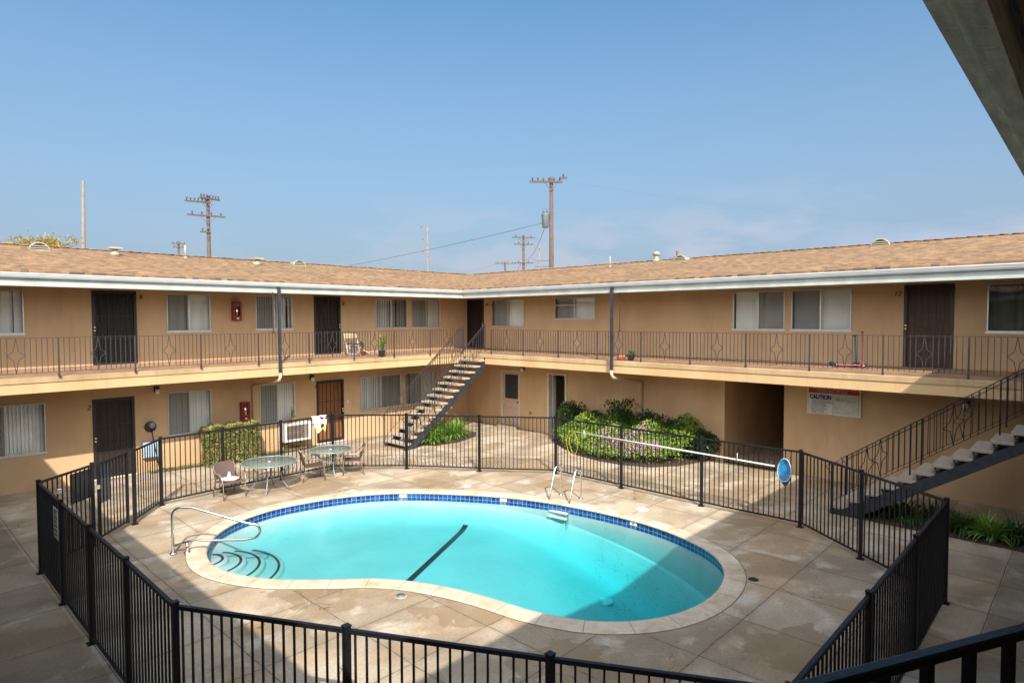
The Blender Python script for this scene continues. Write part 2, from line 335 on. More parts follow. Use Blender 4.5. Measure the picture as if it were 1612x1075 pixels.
def shingle():
    m,n,l,p=newmat('shingle'); uv=n.new('ShaderNodeUVMap').outputs[0]
    s=n.new('ShaderNodeSeparateXYZ'); l.new(uv,s.inputs[0])
    row=math_(n,l,'DIVIDE',s.outputs[1],0.09); rf=math_(n,l,'FLOOR',row); rfr=math_(n,l,'FRACT',row)
    wr=n.new('ShaderNodeTexWhiteNoise'); wr.noise_dimensions='1D'; l.new(rf,wr.inputs['W'])
    u=math_(n,l,'ADD',math_(n,l,'DIVIDE',s.outputs[0],0.15),math_(n,l,'MULTIPLY',wr.outputs['Value'],7.0))
    uf=math_(n,l,'FLOOR',u)
    cb=n.new('ShaderNodeCombineXYZ'); l.new(uf,cb.inputs[0]); l.new(rf,cb.inputs[1])
    wt=n.new('ShaderNodeTexWhiteNoise'); l.new(cb.outputs[0],wt.inputs['Vector'])
    r=ramp(n,[(0.0,(0.095,0.072,0.058)),(0.12,(0.15,0.098,0.062)),(0.5,(0.215,0.130,0.072)),(0.75,(0.255,0.156,0.085)),(1.0,(0.285,0.190,0.108))]); l.new(wt.outputs['Value'],r.inputs[0])
    big=noise(n,l,uv,0.7,4); rb=ramp(n,[(0.3,(0.86,0.86,0.88)),(0.7,(1.1,1.08,1.05))]); l.new(big.outputs[0],rb.inputs[0])
    c=mixc(n,l,1.0,r.outputs[0],rb.outputs[0],'MULTIPLY')
    g=noise(n,l,uv,240,2); rg=ramp(n,[(0.3,(0.8,)*3),(0.7,(1.18,)*3)]); l.new(g.outputs[0],rg.inputs[0]); c=mixc(n,l,1.0,c,rg.outputs[0],'MULTIPLY')
    lip=math_(n,l,'LESS_THAN',rfr,0.09); c=mixc(n,l,math_(n,l,'MULTIPLY',lip,0.55),c,(0.07,0.05,0.04))
    l.new(c,p.inputs['Base Color']); p.inputs['Roughness'].default_value=0.95; p.inputs['Specular IOR Level'].default_value=0.2
    hgt=math_(n,l,'SUBTRACT',math_(n,l,'MULTIPLY',wt.outputs['Value'],0.6),rfr)
    bp=n.new('ShaderNodeBump'); bp.inputs['Strength'].default_value=0.8; bp.inputs['Distance'].default_value=0.012
    l.new(hgt,bp.inputs['Height']); l.new(bp.outputs[0],p.inputs['Normal'])
    return m
M['shingle']=shingle()

def coping():
    m,n,l,p=newmat('coping_stone'); g=n.new('ShaderNodeNewGeometry'); P=g.outputs['Position']
    a=noise(n,l,P,2.2,7,0.65,0.5); r=ramp(n,[(0.3,(0.38,0.28,0.18)),(0.5,(0.53,0.44,0.325)),(0.7,(0.61,0.525,0.41))]); l.new(a.outputs[0],r.inputs[0])
    b=noise(n,l,P,70,4); rb=ramp(n,[(0.28,(0.72,)*3),(0.5,(1.0,)*3)]); l.new(b.outputs[0],rb.inputs[0])
    c=mixc(n,l,1.0,r.outputs[0],rb.outputs[0],'MULTIPLY')
    uv=n.new('ShaderNodeUVMap').outputs[0]; su=n.new('ShaderNodeSeparateXYZ'); l.new(uv,su.inputs[0])
    fu=math_(n,l,'FRACT',math_(n,l,'DIVIDE',math_(n,l,'ADD',su.outputs[0],math_(n,l,'MULTIPLY',a.outputs[0],0.04)),0.62)); jl=math_(n,l,'LESS_THAN',fu,0.022)
    c=mixc(n,l,math_(n,l,'MULTIPLY',jl,0.65),c,(0.16,0.11,0.08))
    b2=noise(n,l,P,7,2); r2=ramp(n,[(0.70,(0,0,0)),(0.76,(0.6,)*3)]); l.new(b2.outputs[0],r2.inputs[0]); c=mixc(n,l,r2.outputs[0],c,(0.28,0.19,0.12))
    l.new(c,p.inputs['Base Color']); p.inputs['Roughness'].default_value=0.85
    bp=n.new('ShaderNodeBump'); bp.inputs['Strength'].default_value=0.3; bp.inputs['Distance'].default_value=0.004; l.new(b.outputs[0],bp.inputs['Height']); l.new(bp.outputs[0],p.inputs['Normal'])
    return m
M['coping']=coping()
M['coping_line']=mat('coping_line',(0.16,0.12,0.09),0.9,var=0.3)

def plaster():
    m,n,l,p=newmat('pool_plaster'); g=n.new('ShaderNodeNewGeometry'); P=g.outputs['Position']
    a=noise(n,l,P,1.0,5,0.6,0.5); r=ramp(n,[(0.35,(0.40,0.40,0.40)),(0.65,(0.47,0.455,0.445))]); l.new(a.outputs[0],r.inputs[0])
    # leaf litter and grit settled near the drain and elsewhere in sparse trails
    s=n.new('ShaderNodeVectorMath'); s.operation='DISTANCE'; s.inputs[1].default_value=(10.0,6.6,-1.5); l.new(P,s.inputs[0])
    near=n.new('ShaderNodeMapRange'); near.inputs[1].default_value=0.4; near.inputs[2].default_value=3.2; near.inputs[3].default_value=0.10; near.inputs[4].default_value=0.0; l.new(s.outputs['Value'],near.inputs[0])
    b=noise(n,l,P,19,9,0.8,0.3); e=noise(n,l,P,1.3,3,0.6,1.0)
    thr=math_(n,l,'MULTIPLY_ADD',e.outputs[0],-0.24,0.785); thr=math_(n,l,'SUBTRACT',thr,near.outputs[0])
    d=math_(n,l,'GREATER_THAN',b.outputs[0],thr)
    c=mixc(n,l,math_(n,l,'MULTIPLY',d,0.55),r.outputs[0],(0.10,0.14,0.12))
    l.new(c,p.inputs['Base Color']); p.inputs['Roughness'].default_value=0.8
    return m
M['plaster']=plaster()

def schlick(n,l,f0,scale=1.0):
    g=n.new('ShaderNodeNewGeometry'); d=n.new('ShaderNodeVectorMath'); d.operation='DOT_PRODUCT'
    l.new(g.outputs['Incoming'],d.inputs[0]); l.new(g.outputs['Normal'],d.inputs[1])
    c=math_(n,l,'ABSOLUTE',d.outputs['Value']); c=math_(n,l,'SUBTRACT',1.0,c); c=math_(n,l,'POWER',c,5.0)
    return math_(n,l,'MULTIPLY_ADD',c,(1-f0)*scale,f0)
def water():
    m,n,l,p=newmat('pool_water'); out=n['Material Output']
    tr=n.new('ShaderNodeBsdfTransparent'); tr.inputs[0].default_value=(0.97,0.995,0.995,1)
    gl=n.new('ShaderNodeBsdfGlossy'); gl.inputs['Roughness'].default_value=0.015
    fr=schlick(n,l,0.02)
    mx=n.new('ShaderNodeMixShader'); P=n.new('ShaderNodeNewGeometry').outputs['Position']
    no=noise(n,l,P,7.0,5,0.6,0.4); no2=noise(n,l,P,1.1,2)
    hh=math_(n,l,'ADD',no.outputs[0],math_(n,l,'MULTIPLY',no2.outputs[0],2.0))
    bp=n.new('ShaderNodeBump'); bp.inputs['Strength'].default_value=0.30; bp.inputs['Distance'].default_value=0.03
    l.new(hh,bp.inputs['Height']); l.new(bp.outputs[0],gl.inputs['Normal'])
    l.new(fr,mx.inputs[0]); l.new(tr.outputs[0],mx.inputs[1]); l.new(gl.outputs[0],mx.inputs[2]); l.new(mx.outputs[0],out.inputs['Surface'])
    ab=n.new('ShaderNodeVolumeAbsorption'); ab.inputs['Color'].default_value=(0.0,0.905,0.945,1); ab.inputs['Density'].default_value=0.82
    l.new(ab.outputs[0],out.inputs['Volume'])
    return m
M['water']=water()

def glass(name,tint,rough,ior):
    m,n,l,p=newmat(name); out=n['Material Output']
    tr=n.new('ShaderNodeBsdfTransparent'); tr.inputs[0].default_value=(*tint,1)
    gl=n.new('ShaderNodeBsdfGlossy'); gl.inputs['Roughness'].default_value=rough
    fr=schlick(n,l,ior); mx=n.new('ShaderNodeMixShader')
    P=n.new('ShaderNodeNewGeometry').outputs['Position']; no=noise(n,l,P,1.7,2)
    bp=n.new('ShaderNodeBump'); bp.inputs['Strength'].default_value=0.15; bp.inputs['Distance'].default_value=0.01
    l.new(no.outputs[0],bp.inputs['Height']); l.new(bp.outputs[0],gl.inputs['Normal'])
    l.new(fr,mx.inputs[0]); l.new(tr.outputs[0],mx.inputs[1]); l.new(gl.outputs[0],mx.inputs[2]); l.new(mx.outputs[0],out.inputs['Surface'])
    return m
M['glass']=glass('window_glass',(0.95,0.97,0.96),0.02,0.08)
def see_through(name,c,alpha,rough=0.7):
    m,n,l,p=newmat(name); out=n['Material Output']; p.inputs['Base Color'].default_value=(*c,1); p.inputs['Roughness'].default_value=rough
    tr=n.new('ShaderNodeBsdfTransparent'); mx=n.new('ShaderNodeMixShader'); mx.inputs[0].default_value=alpha
    l.new(tr.outputs[0],mx.inputs[1]); l.new(p.outputs[0],mx.inputs[2]); l.new(mx.outputs[0],out.inputs['Surface']); return m
M['screen']=see_through('insect_screen',(0.075,0.072,0.066),0.42)
M['door_screen']=see_through('door_screen',(0.02,0.017,0.015),0.55)
M['thin_screen']=see_through('thin_screen',(0.05,0.03,0.02),0.22)
M['table_glass']=see_through('table_glass',(0.15,0.19,0.155),0.62,0.18)
M['net']=see_through('net_mesh',(0.012,0.20,0.42),0.93)
M['grey_mesh']=see_through('grey_mesh',(0.14,0.16,0.17),0.72)
M['dark_mesh']=see_through('dark_mesh',(0.035,0.037,0.04),0.85)

def leafmat(name,cs,trans=0.25,rough=0.5):
    m,n,l,p=newmat(name); g=n.new('ShaderNodeNewGeometry')
    k=len(cs); r=ramp(n,[(i/(k-1),c) for i,c in enumerate(cs)]); l.new(g.outputs['Random Per Island'],r.inputs[0])
    l.new(r.outputs[0],p.inputs['Base Color']); p.inputs['Roughness'].default_value=rough
    out=n['Material Output']; tl=n.new('ShaderNodeBsdfTranslucent'); l.new(r.outputs[0],tl.inputs[0])
    mx=n.new('ShaderNodeMixShader'); mx.inputs[0].default_value=trans; l.new(p.outputs[0],mx.inputs[1]); l.new(tl.outputs[0],mx.inputs[2]); l.new(mx.outputs[0],out.inputs['Surface'])
    return m
M['leaf_bright']=leafmat('leaf_bright',[(0.09,0.17,0.018),(0.18,0.29,0.03),(0.30,0.42,0.055),(0.13,0.23,0.03)])
M['leaf_dark']=leafmat('leaf_dark',[(0.012,0.032,0.009),(0.024,0.055,0.014),(0.04,0.08,0.02)],0.15,0.35)
M['leaf_hedge']=leafmat('leaf_hedge',[(0.12,0.17,0.03),(0.24,0.29,0.06),(0.42,0.42,0.15),(0.30,0.14,0.09),(0.18,0.24,0.06)],0.15)
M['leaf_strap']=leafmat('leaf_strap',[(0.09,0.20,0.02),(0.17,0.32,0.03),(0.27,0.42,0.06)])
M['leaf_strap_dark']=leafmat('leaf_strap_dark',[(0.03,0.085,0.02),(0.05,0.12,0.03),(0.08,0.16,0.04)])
M['flower']=leafmat('flower_pink',[(0.60,0.20,0.52),(0.72,0.36,0.66),(0.66,0.24,0.44)],0.3)
M['leaf_yellow']=leafmat('leaf_yellow',[(0.34,0.22,0.03),(0.46,0.31,0.05),(0.26,0.22,0.05)],0.35)
M['bark']=mat('bark',(0.12,0.08,0.055),0.95,var=0.3,scale=20)
M['stem']=mat('stem',(0.10,0.13,0.03),0.8,var=0.2)

# blue ceramic tiles of the water line: the joints follow a UV map in metres
def tile():
    m,n,l,p=newmat('blue_tile'); uv=n.new('ShaderNodeUVMap').outputs[0]
    s=n.new('ShaderNodeSeparateXYZ'); l.new(uv,s.inputs[0])
    u=math_(n,l,'DIVIDE',s.outputs[0],0.112); v=math_(n,l,'DIVIDE',s.outputs[1],0.105)
    fu=math_(n,l,'FRACT',u); fv=math_(n,l,'FRACT',v)
    eu=math_(n,l,'LESS_THAN',fu,0.09); ev=math_(n,l,'LESS_THAN',fv,0.08); e=math_(n,l,'MAXIMUM',eu,ev)
    cb=n.new('ShaderNodeCombineXYZ'); l.new(math_(n,l,'FLOOR',u),cb.inputs[0]); l.new(math_(n,l,'FLOOR',v),cb.inputs[1])
    w=n.new('ShaderNodeTexWhiteNoise'); l.new(cb.outputs[0],w.inputs['Vector'])
    r=ramp(n,[(0,(0.004,0.022,0.13)),(0.6,(0.008,0.045,0.21)),(1,(0.02,0.085,0.28))]); l.new(w.outputs['Value'],r.inputs[0])
    c=mixc(n,l,e,r.outputs[0],(0.22,0.31,0.40)); l.new(c,p.inputs['Base Color']); p.inputs['Roughness'].default_value=0.25
    return m
M['tile']=tile()

# ---------------------------------------------------------------- pool curve
PC=[(4.13,11.0),(4.35,12.1),(5.1,13.08),(6.2,13.55),(7.3,13.48),(8.3,13.15),(9.2,12.5),(10.0,11.5),(10.7,10.3),(11.1,9.1),(11.28,7.7),(11.2,6.4),(10.72,5.15),(9.9,4.47),(8.8,4.25),(7.8,4.47),(7.05,5.1),(6.68,5.95),(6.55,6.75),(6.3,7.65),(5.85,8.5),(5.15,9.2),(4.5,9.95)]
def spline(P,k=10):
    out=[]; n=len(P)
    for i in range(n):
        p0,p1,p2,p3=[Vector(P[(i+j-1)%n]) for j in range(4)]
        for q in range(k):
            t=q/k; out.append(0.5*((2*p1)+(p2-p0)*t+(2*p0-5*p1+4*p2-p3)*t*t+(3*p1-p0-3*p2+p3)*t**3))
    for _ in range(6): out=[(out[i-1]+out[i]*2+out[(i+1)%len(out)])/4 for i in range(len(out))]
    return out
PL=spline(PC)
def offs(P,d):
    n=len(P); o=[]
    for i in range(n):
        t=(P[(i+1)%n]-P[i-1]).normalized(); o.append(P[i]+Vector((-t.y,t.x))*d)
    return o
A2=sum(PL[i-1].x*PL[i].y-PL[i].x*PL[i-1].y for i in range(len(PL)))
SG=1 if A2<0 else -1         # sign that moves outward
def out(d): return offs(PL,d*SG)
NP=len(PL)

def fill(outer,holes,z,name,mt,kind=None,parent=None):
    bm=bmesh.new(); es=[]
    for loop in [outer]+holes:
        vs=[bm.verts.new((p[0],p[1],z)) for p in loop]
        for i in range(len(vs)): es.append(bm.edges.new((vs[i],vs[(i+1)%len(vs)])))
    bmesh.ops.triangle_fill(bm,use_beauty=True,use_dissolve=False,edges=es)
    for f in bm.faces:
        if f.normal.z<0: f.normal_flip()
    me=bpy.data.meshes.new(name); bm.to_mesh(me); bm.free(); me.materials.append(mt)
    o=bpy.data.objects.new(name,me); col.objects.link(o)
    if kind: o['kind']=kind
    if parent is not None: o.parent=parent; o.location=-wloc(parent)
    return o
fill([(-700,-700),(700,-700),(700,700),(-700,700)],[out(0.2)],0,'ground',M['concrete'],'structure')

# ---------------------------------------------------------------- swimming pool
pool=thing('swimming_pool','kidney shaped swimming pool with a pale stone coping and blue water line tiles','swimming pool',(7.5,9,0))
def ringstrip(mb,A,za,B,zb,uvs=False,v0=0,v1=1):
    n=len(A); L=0
    for i in range(n):
        j=(i+1)%n; dl=(PL[j]-PL[i]).length
        mb.add([(A[i].x,A[i].y,za),(A[j].x,A[j].y,za),(B[j].x,B[j].y,zb),(B[i].x,B[i].y,zb)],[(0,1,2,3)],
               uv=[[(L,v0),(L+dl,v0),(L+dl,v1),(L,v1)]] if uvs else None); L+=dl
cp=MB(); rows=[(0.02,-0.035),(-0.03,-0.03),(-0.045,-0.005),(-0.03,0.018),(0.02,0.028),(0.27,0.020),(0.30,0.006),(0.30,-0.02)]
for a,b in zip(rows[:-1],rows[1:]): ringstrip(cp,out(a[0]),a[1],out(b[0]),b[1],True)
cp.build('coping',M['coping'],pool)
jl=MB(); ringstrip(jl,out(0.30),0.004,out(0.314),0.004); jl.build('expansion_joint',M['coping_line'],pool)
tb=MB(); ringstrip(tb,out(0.0),-0.2,out(0.0),-0.03,True,-0.068,0.102); tb.build('tile_band',M['tile'],pool)
bw=MB(); ringstrip(bw,out(0.0),-0.2,out(-0.03),-2.4); bw.build('basin_wall',M['plaster'],pool)
def floorz(x,y):
    s=((x-4.2)*6.3+(y-11.5)*-5.5)/8.36
    z=-0.56-0.025*s-0.085*max(0,s-4.8)**2
    d=math.sqrt(min((p.x-x)**2+(p.y-y)**2 for p in PL))
    return z*(1-0.62*math.exp(-(d/0.30)**1.5))
fl=MB(); PCN=Vector((8.0,9.6)); KS=[1.004,0.996,0.988,0.98,0.97,0.96,0.948,0.935,0.92,0.905,0.89,0.87,0.85,0.82,0.79,0.75,0.7,0.65,0.58,0.5,0.42,0.33,0.24,0.15,0.06]
vs=[]
for k_ in KS:
    for p_ in PL: q_=PCN+(p_-PCN)*k_; vs.append((q_.x,q_.y,floorz(q_.x,q_.y)))
vs.append((PCN.x,PCN.y,floorz(PCN.x,PCN.y))); nk=len(KS)
fl.add(vs,[(k_*NP+i,k_*NP+(i+1)%NP,(k_+1)*NP+(i+1)%NP,(k_+1)*NP+i) for k_ in range(nk-1) for i in range(NP)]+[((nk-1)*NP+i,(nk-1)*NP+(i+1)%NP,nk*NP) for i in range(NP)],smooth=True)
fl.build('basin_floor',M['plaster'],pool)
SC=(4.38,12.2)
for k,(r,z) in enumerate(((0.42,-0.25),(0.74,-0.33),(1.07,-0.42),(1.42,-0.52))):
    s_=MB(); s_.lathe((SC[0],SC[1],0),[(r,-1.2),(r,z-0.03),(r-0.03,z)],56); st=s_.build('step',M['plaster'],pool)
    e_=MB(); n=64; a0,a1=R(-125),R(75)
    for i in range(n):
        t0=a0+(a1-a0)*i/n; t1=a0+(a1-a0)*(i+1)/n
        q=lambda rr,t:(SC[0]+rr*math.cos(t),SC[1]+rr*math.sin(t),z+0.004)
        e_.add([q(r-0.13,t0),q(r-0.08,t0),q(r-0.08,t1),q(r-0.13,t1)],[(0,1,2,3)])
    e_.build('edge_tile',M['black_tile'],st)
la=Vector((9.84,10.90)); lb=Vector((6.3,9.0)); ln=MB(); n=30; dd=(lb-la).normalized(); pp=Vector((-dd.y,dd.x))*0.062
def lz(x,y):
    s=((x-4.2)*6.3+(y-11.5)*-5.5)/8.36
    return -0.56-0.025*s-0.085*max(0,s-4.8)**2+0.012
for i in range(n):
    a=la+(lb-la)*i/n; b=la+(lb-la)*(i+1)/n
    lf=lambda v:max(lz(v.x,v.y),floorz(v.x,v.y)+0.012)
    ln.add([(*(a-pp),lf(a-pp)),(*(a+pp),lf(a+pp)),(*(b+pp),lf(b+pp)),(*(b-pp),lf(b-pp))],[(0,1,2,3)])
ln.build('lane_line',M['black_tile'],pool)
dx,dy=10.0,7.0; dz=floorz(dx,dy)
dr=MB(); dr.lathe((dx,dy,dz),[(0.16,0),(0.16,0.03),(0.13,0.04),(0.05,0.02)],24); dr.build('main_drain',M['white'],pool)
wt=MB(); W1=out(0.02); n=NP
wtop=[(p.x,p.y,-0.125) for p in W1]; wbot=[(p.x,p.y,-2.3) for p in W1]
wt.add(wtop+wbot,[tuple(range(n)) if SG<0 else tuple(range(n))[::-1],tuple(range(n,2*n))[::-1] if SG<0 else tuple(range(n,2*n))]+[(i,(i+1)%n,n+(i+1)%n,n+i) for i in range(n)])
wo=wt.build('water',M['water'],kind='structure')
bm=bmesh.new(); bm.from_mesh(wo.data); bmesh.ops.recalc_face_normals(bm,faces=bm.faces); bm.to_mesh(wo.data); bm.free()

def text(name,body,size,mt,parent,loc,rot,ext=0.004,sx=1.0,align='LEFT',bold=0.0,shear=0):
    cu=bpy.data.curves.new(name,'FONT'); cu.body=body; cu.size=size; cu.extrude=ext; cu.align_x=align; cu.offset=bold; cu.shear=shear; cu.resolution_u=3
    t=bpy.data.objects.new(name,cu); col.objects.link(t)
    dg=bpy.context.evaluated_depsgraph_get(); me=bpy.data.meshes.new_from_object(t.evaluated_get(dg)); bpy.data.objects.remove(t)
    me.name=name; me.materials.clear(); me.materials.append(mt)
    o=bpy.data.objects.new(name,me); col.objects.link(o); o.location=loc; o.rotation_euler=rot; o.scale=(sx,1,1)
    if parent is not None: o.parent=parent
    return o
# depth markers set into the tile band
for (px_,py_,tx) in ((9.2,12.5,'4'),(10.62,10.45,'5'),(11.25,7.2,'8')):
    i=min(range(NP),key=lambda k:(PL[k].x-px_)**2+(PL[k].y-py_)**2); p=PL[i]; t=(PL[(i+1)%NP]-PL[i-1]).normalized(); nrm=Vector((-t.y,t.x))*(-SG)
    an=math.atan2(nrm.y,nrm.x)+math.pi/2
    b=MB(); b.box(-0.085,0.085,-0.006,0.03,-0.118,-0.035); o=b.build('depth_marker',M['white'],pool,local=True)
    o.location=Vector((p.x+nrm.x*0.004,p.y+nrm.y*0.004,0))-Vector(pool.location); o.rotation_euler=(0,0,an)
    text('digit',tx,0.09,M['dark'],o,(-0.025,-0.008,-0.108),(R(90),0,0),0.001)
# flat covers and drains in the deck
def cover(name,label,x,y,prof,mt,cat,square=None):
    b=MB()
    if square: b.box(x-square[0],x+square[0],y-square[1],y+square[1],0.003,0.012)
    else: b.lathe((x,y,0),prof,24)
    return tag(b.build(name,mt,bevel=0.002),label,cat)
M['cover_tan']=mat('cover_tan',(0.42,0.34,0.24),0.8,var=0.2)
cover('hatch_plate','square tan skimmer cover set in the deck behind the far pool edge',10.95,12.0,None,M['cover_tan'],'skimmer cover',(0.24,0.24))
cover('valve_plate','round white skimmer lid in the deck just behind the far coping',10.62,11.72,[(0.12,0.013),(0.12,0.02),(0.1,0.024)],M['white'],'skimmer lid')
cover('access_plate','round white lid in the deck to the right of the pool ladder',12.02,7.42,[(0.15,0.003),(0.15,0.014),(0.13,0.018)],M['white'],'lid')
d=thing('deck_drain','round metal floor drain in the deck on the near side of the pool','drain',(5.68,7.8,0))
b=MB(); b.lathe((5.68,7.8,0),[(0.1,0.003),(0.1,0.012),(0.085,0.014)],24); b.build('drain_ring',M['cover_tan'],d)
b=MB(); b.lathe((5.68,7.8,0),[(0.08,0.015),(0.08,0.018)],20); b.build('drain_grate',M['grey_metal'],d)
cover('cleanout_cap','small dark cleanout cap in the deck near the right pool end',10.03,4.08,[(0.08,0.003),(0.08,0.012),(0.05,0.012)],M['dark'],'drain cap')

# ladder and hand rail
lad=thing('pool_ladder','stainless steel pool ladder standing on the far edge of the pool','ladder',(11.7,9.2,0))
for k,y in enumerate((9.50,8.94)):
    x=11.70+0.06*k; b=MB(); pts=[(x,y,0.0),(x,y,0.60)]+arc((x-0.14,y-0.02,0.60),0.14,0,math.pi*0.80,8)+[(x-0.62,y-0.10,-0.16),(x-0.72,y-0.12,-0.75)]
    b.tube(pts,0.022,10); b.build('rail',M['steel'],lad)
    f=MB(); f.lathe((x,y,0),[(0.055,0.004),(0.05,0.02),(0.028,0.03)],16); f.build('foot_flange',M['steel'],lad)
for z in (-0.17,-0.28):
    x=11.02+(z+0.17)*0.5; b=MB(); b.add([(x-.01,9.30,z),(x+.07,9.30,z),(x+.12,8.82,z),(x+.04,8.82,z),(x-.01,9.30,z-.03),(x+.07,9.30,z-.03),(x+.12,8.82,z-.03),(x+.04,8.82,z-.03)],[(0,3,2,1),(4,5,6,7),(0,1,5,4),(1,2,6,5),(2,3,7,6),(3,0,4,7)])
    b.build('tread',M['cloth_white'],lad)
hr=thing('pool_hand_rail','bent stainless steel hand rail reaching over the curved pool steps','hand rail',(3.87,12.28,0))
d8=Vector((0.80,-0.60,0)); B0=Vector((3.87,12.28,0)); H=lambda t,z:B0+d8*t+Vector((0,0,z))
b=MB(); pts=[H(0,0.0),H(0,0.70)]+[H(0.16-0.16*math.cos(a),0.70+0.16*math.sin(a)) for a in [math.pi/2*i/6 for i in range(1,7)]]+[H(0.35,0.845),H(1.30,0.50)]
pts+= [H(1.38+0.14*math.sin(a),0.345+0.14*math.cos(a)) for a in [math.pi*i/8 for i in range(1,8)]]+[H(1.25,0.19),H(0.52,0.22),H(0.38,0.24),H(0.0,0.15)]
b.tube(pts,0.024,10); b.build('tube_rail',M['steel'],hr)
b=MB(); b.tube([H(0.24,0),H(0.24,0.2)],0.024,10); b.build('leg',M['steel'],hr)
for t in (0,0.24):
    f=MB(); q=H(t,0); f.lathe((q.x,q.y,0),[(0.065,0.003 if t==0 else 0.02),(0.06,0.03),(0.03,0.045)],16); f.build('foot_flange',M['steel'],hr)

# ---------------------------------------------------------------- apartment building
bld=thing('apartment_building','two storey tan stucco apartment building wrapped around the courtyard under a brown shingle roof','building',(17.7,19.5,0))
LW=[ # (x0,x1,z0,z1,kind,style)
 (1.0,2.87,3.95,5.05,'w','bl'),(6.12,7.34,3.95,5.05,'w','sl'),(8.71,9.95,3.97,5.05,'w','sg'),(13.18,14.64,3.95,5.05,'w','ls'),(14.84,16.30,3.95,5.05,'w','sl'),
 (1.62,3.24,0.93,2.20,'w','sl'),(6.09,7.31,0.93,2.20,'w','sl'),(8.79,10.0,0.93,2.20,'w','sl'),(12.50,14.30,0.97,2.20,'w','ls'),(14.48,16.15,0.97,2.20,'w','sl'),
 (4.30,5.36,3.05,5.08,'d','black'),(10.72,11.74,3.05,5.08,'d','dark'),(4.25,5.25,0.03,2.17,'d','brown'),(10.77,11.82,0.03,2.17,'d','orange')]
RW=[ # (y0(left, larger),y1,z0,z1,kind,style)
 (17.97,16.18,3.98,5.05,'w','sg'),(14.67,12.84,4.27,5.05,'w','sb'),(7.90,6.41,3.95,5.05,'w','ls'),(6.24,4.73,3.95,5.05,'w','sl'),(1.94,0.1,3.95,5.05,'w','dk'),
 (19.43,18.42,3.05,5.08,'d','dark2'),(3.57,2.55,3.05,5.08,'d','brown2'),(17.45,16.43,0.02,2.25,'t','trim'),(14.98,14.12,0.02,2.25,'o','laundry'),(8.12,6.40,0.0,2.43,'o','passage')]
def wall(name,mapf,u0,u1,z0,z1,holes,th=0.16,reveal=True):
    us=sorted({u0,u1,*[h[0] for h in holes],*[h[1] for h in holes]}); us=[u for u in us if u0<=u<=u1]
    zs=sorted({z0,z1,*[h[2] for h in holes],*[h[3] for h in holes]}); zs=[z for z in zs if z0<=z<=z1]
    b=MB(); inside=lambda u,z:any(h[0]<u<h[1] and h[2]<z<h[3] for h in holes)
    for a,c in zip(us[:-1],us[1:]):
        for e,f in zip(zs[:-1],zs[1:]):
            if inside((a+c)/2,(e+f)/2): continue
            for t in (0,th):
                b.add([mapf(a,t,e),mapf(c,t,e),mapf(c,t,f),mapf(a,t,f)],[(0,1,2,3) if t==0 else (3,2,1,0)])
    for h in holes:
        a,c,e,f=h[:4]
        for (p,q) in (((a,e),(c,e)),((c,e),(c,f)),((c,f),(a,f)),((a,f),(a,e))):
            b.add([mapf(p[0],0,p[1]),mapf(q[0],0,q[1]),mapf(q[0],th,q[1]),mapf(p[0],th,p[1])],[(0,1,2,3)])
    return b.build(name,M['stucco'],bld)
wall('wall',lambda u,t,z:(u,19.5+t,z),-1.87,17.7,-0.1,5.14,[h[:4] for h in LW])
wall('wall',lambda u,t,z:(17.7+t,u,z),-1.97,19.5,-0.1,5.14,[(h[1],h[0],h[2],h[3]) for h in RW])
wall('wall',lambda u,t,z:(u,-1.97-t,z),-1.87,17.7,-0.1,5.14,[])
wall('wall',lambda u,t,z:(-1.87-t,u,z),-1.97,19.5,-0.1,5.14,[])
# outer walls
b=MB(); X0,X1,Y0,Y1=-9.3,25.2,-9.0,27.0
for a in ((X0,X1,Y0-.2,Y0),(X0,X1,Y1,Y1+.2),(X0-.2,X0,Y0-.2,Y1+.2),(X1,X1+.2,Y0-.2,Y1+.2)): b.box(*a,-0.1,5.3)
b.build('outer_wall',M['stucco'],bld)
def sweep(name,rect,prof,sides,mt,closed=False,bevel=0):
    x0,y0,x1,y1=rect; b=MB(); pr=prof+[prof[0]] if closed else prof
    cor=lambda o,k:[(x0+o,y0+o),(x1-o,y0+o),(x1-o,y1-o),(x0+o,y1-o)][k%4]
    S={'S':(0,1),'R':(1,2),'L':(2,3),'W':(3,0)}
    for s in sides:
        k0,k1=S[s]
        for (o1,z1_),(o2,z2_) in zip(pr[:-1],pr[1:]):
            a=cor(o1,k0);c=cor(o1,k1);d=cor(o2,k1);e=cor(o2,k0)
            b.add([(*a,z1_),(*c,z1_),(*d,z2_),(*e,z2_)],[(0,1,2,3)])
    return b.build(name,mt,bld,bevel=bevel)
SR=(0.0,-0.10,15.83,17.63)
sweep('balcony_slab',SR,[(-1.87,2.63),(0,2.63),(0,2.862)],'LRSW',M['slab_paint'])
sweep('slab_edge_board',SR,[(0,2.862),(0.022,2.866),(0.022,2.985),(0.0,2.992),(-0.12,2.998)],'LRSW',M['edge_paint'])
sweep('balcony_floor',SR,[(-0.12,2.998),(-1.87,3.085)],'LRSW',M['floor_paint'])
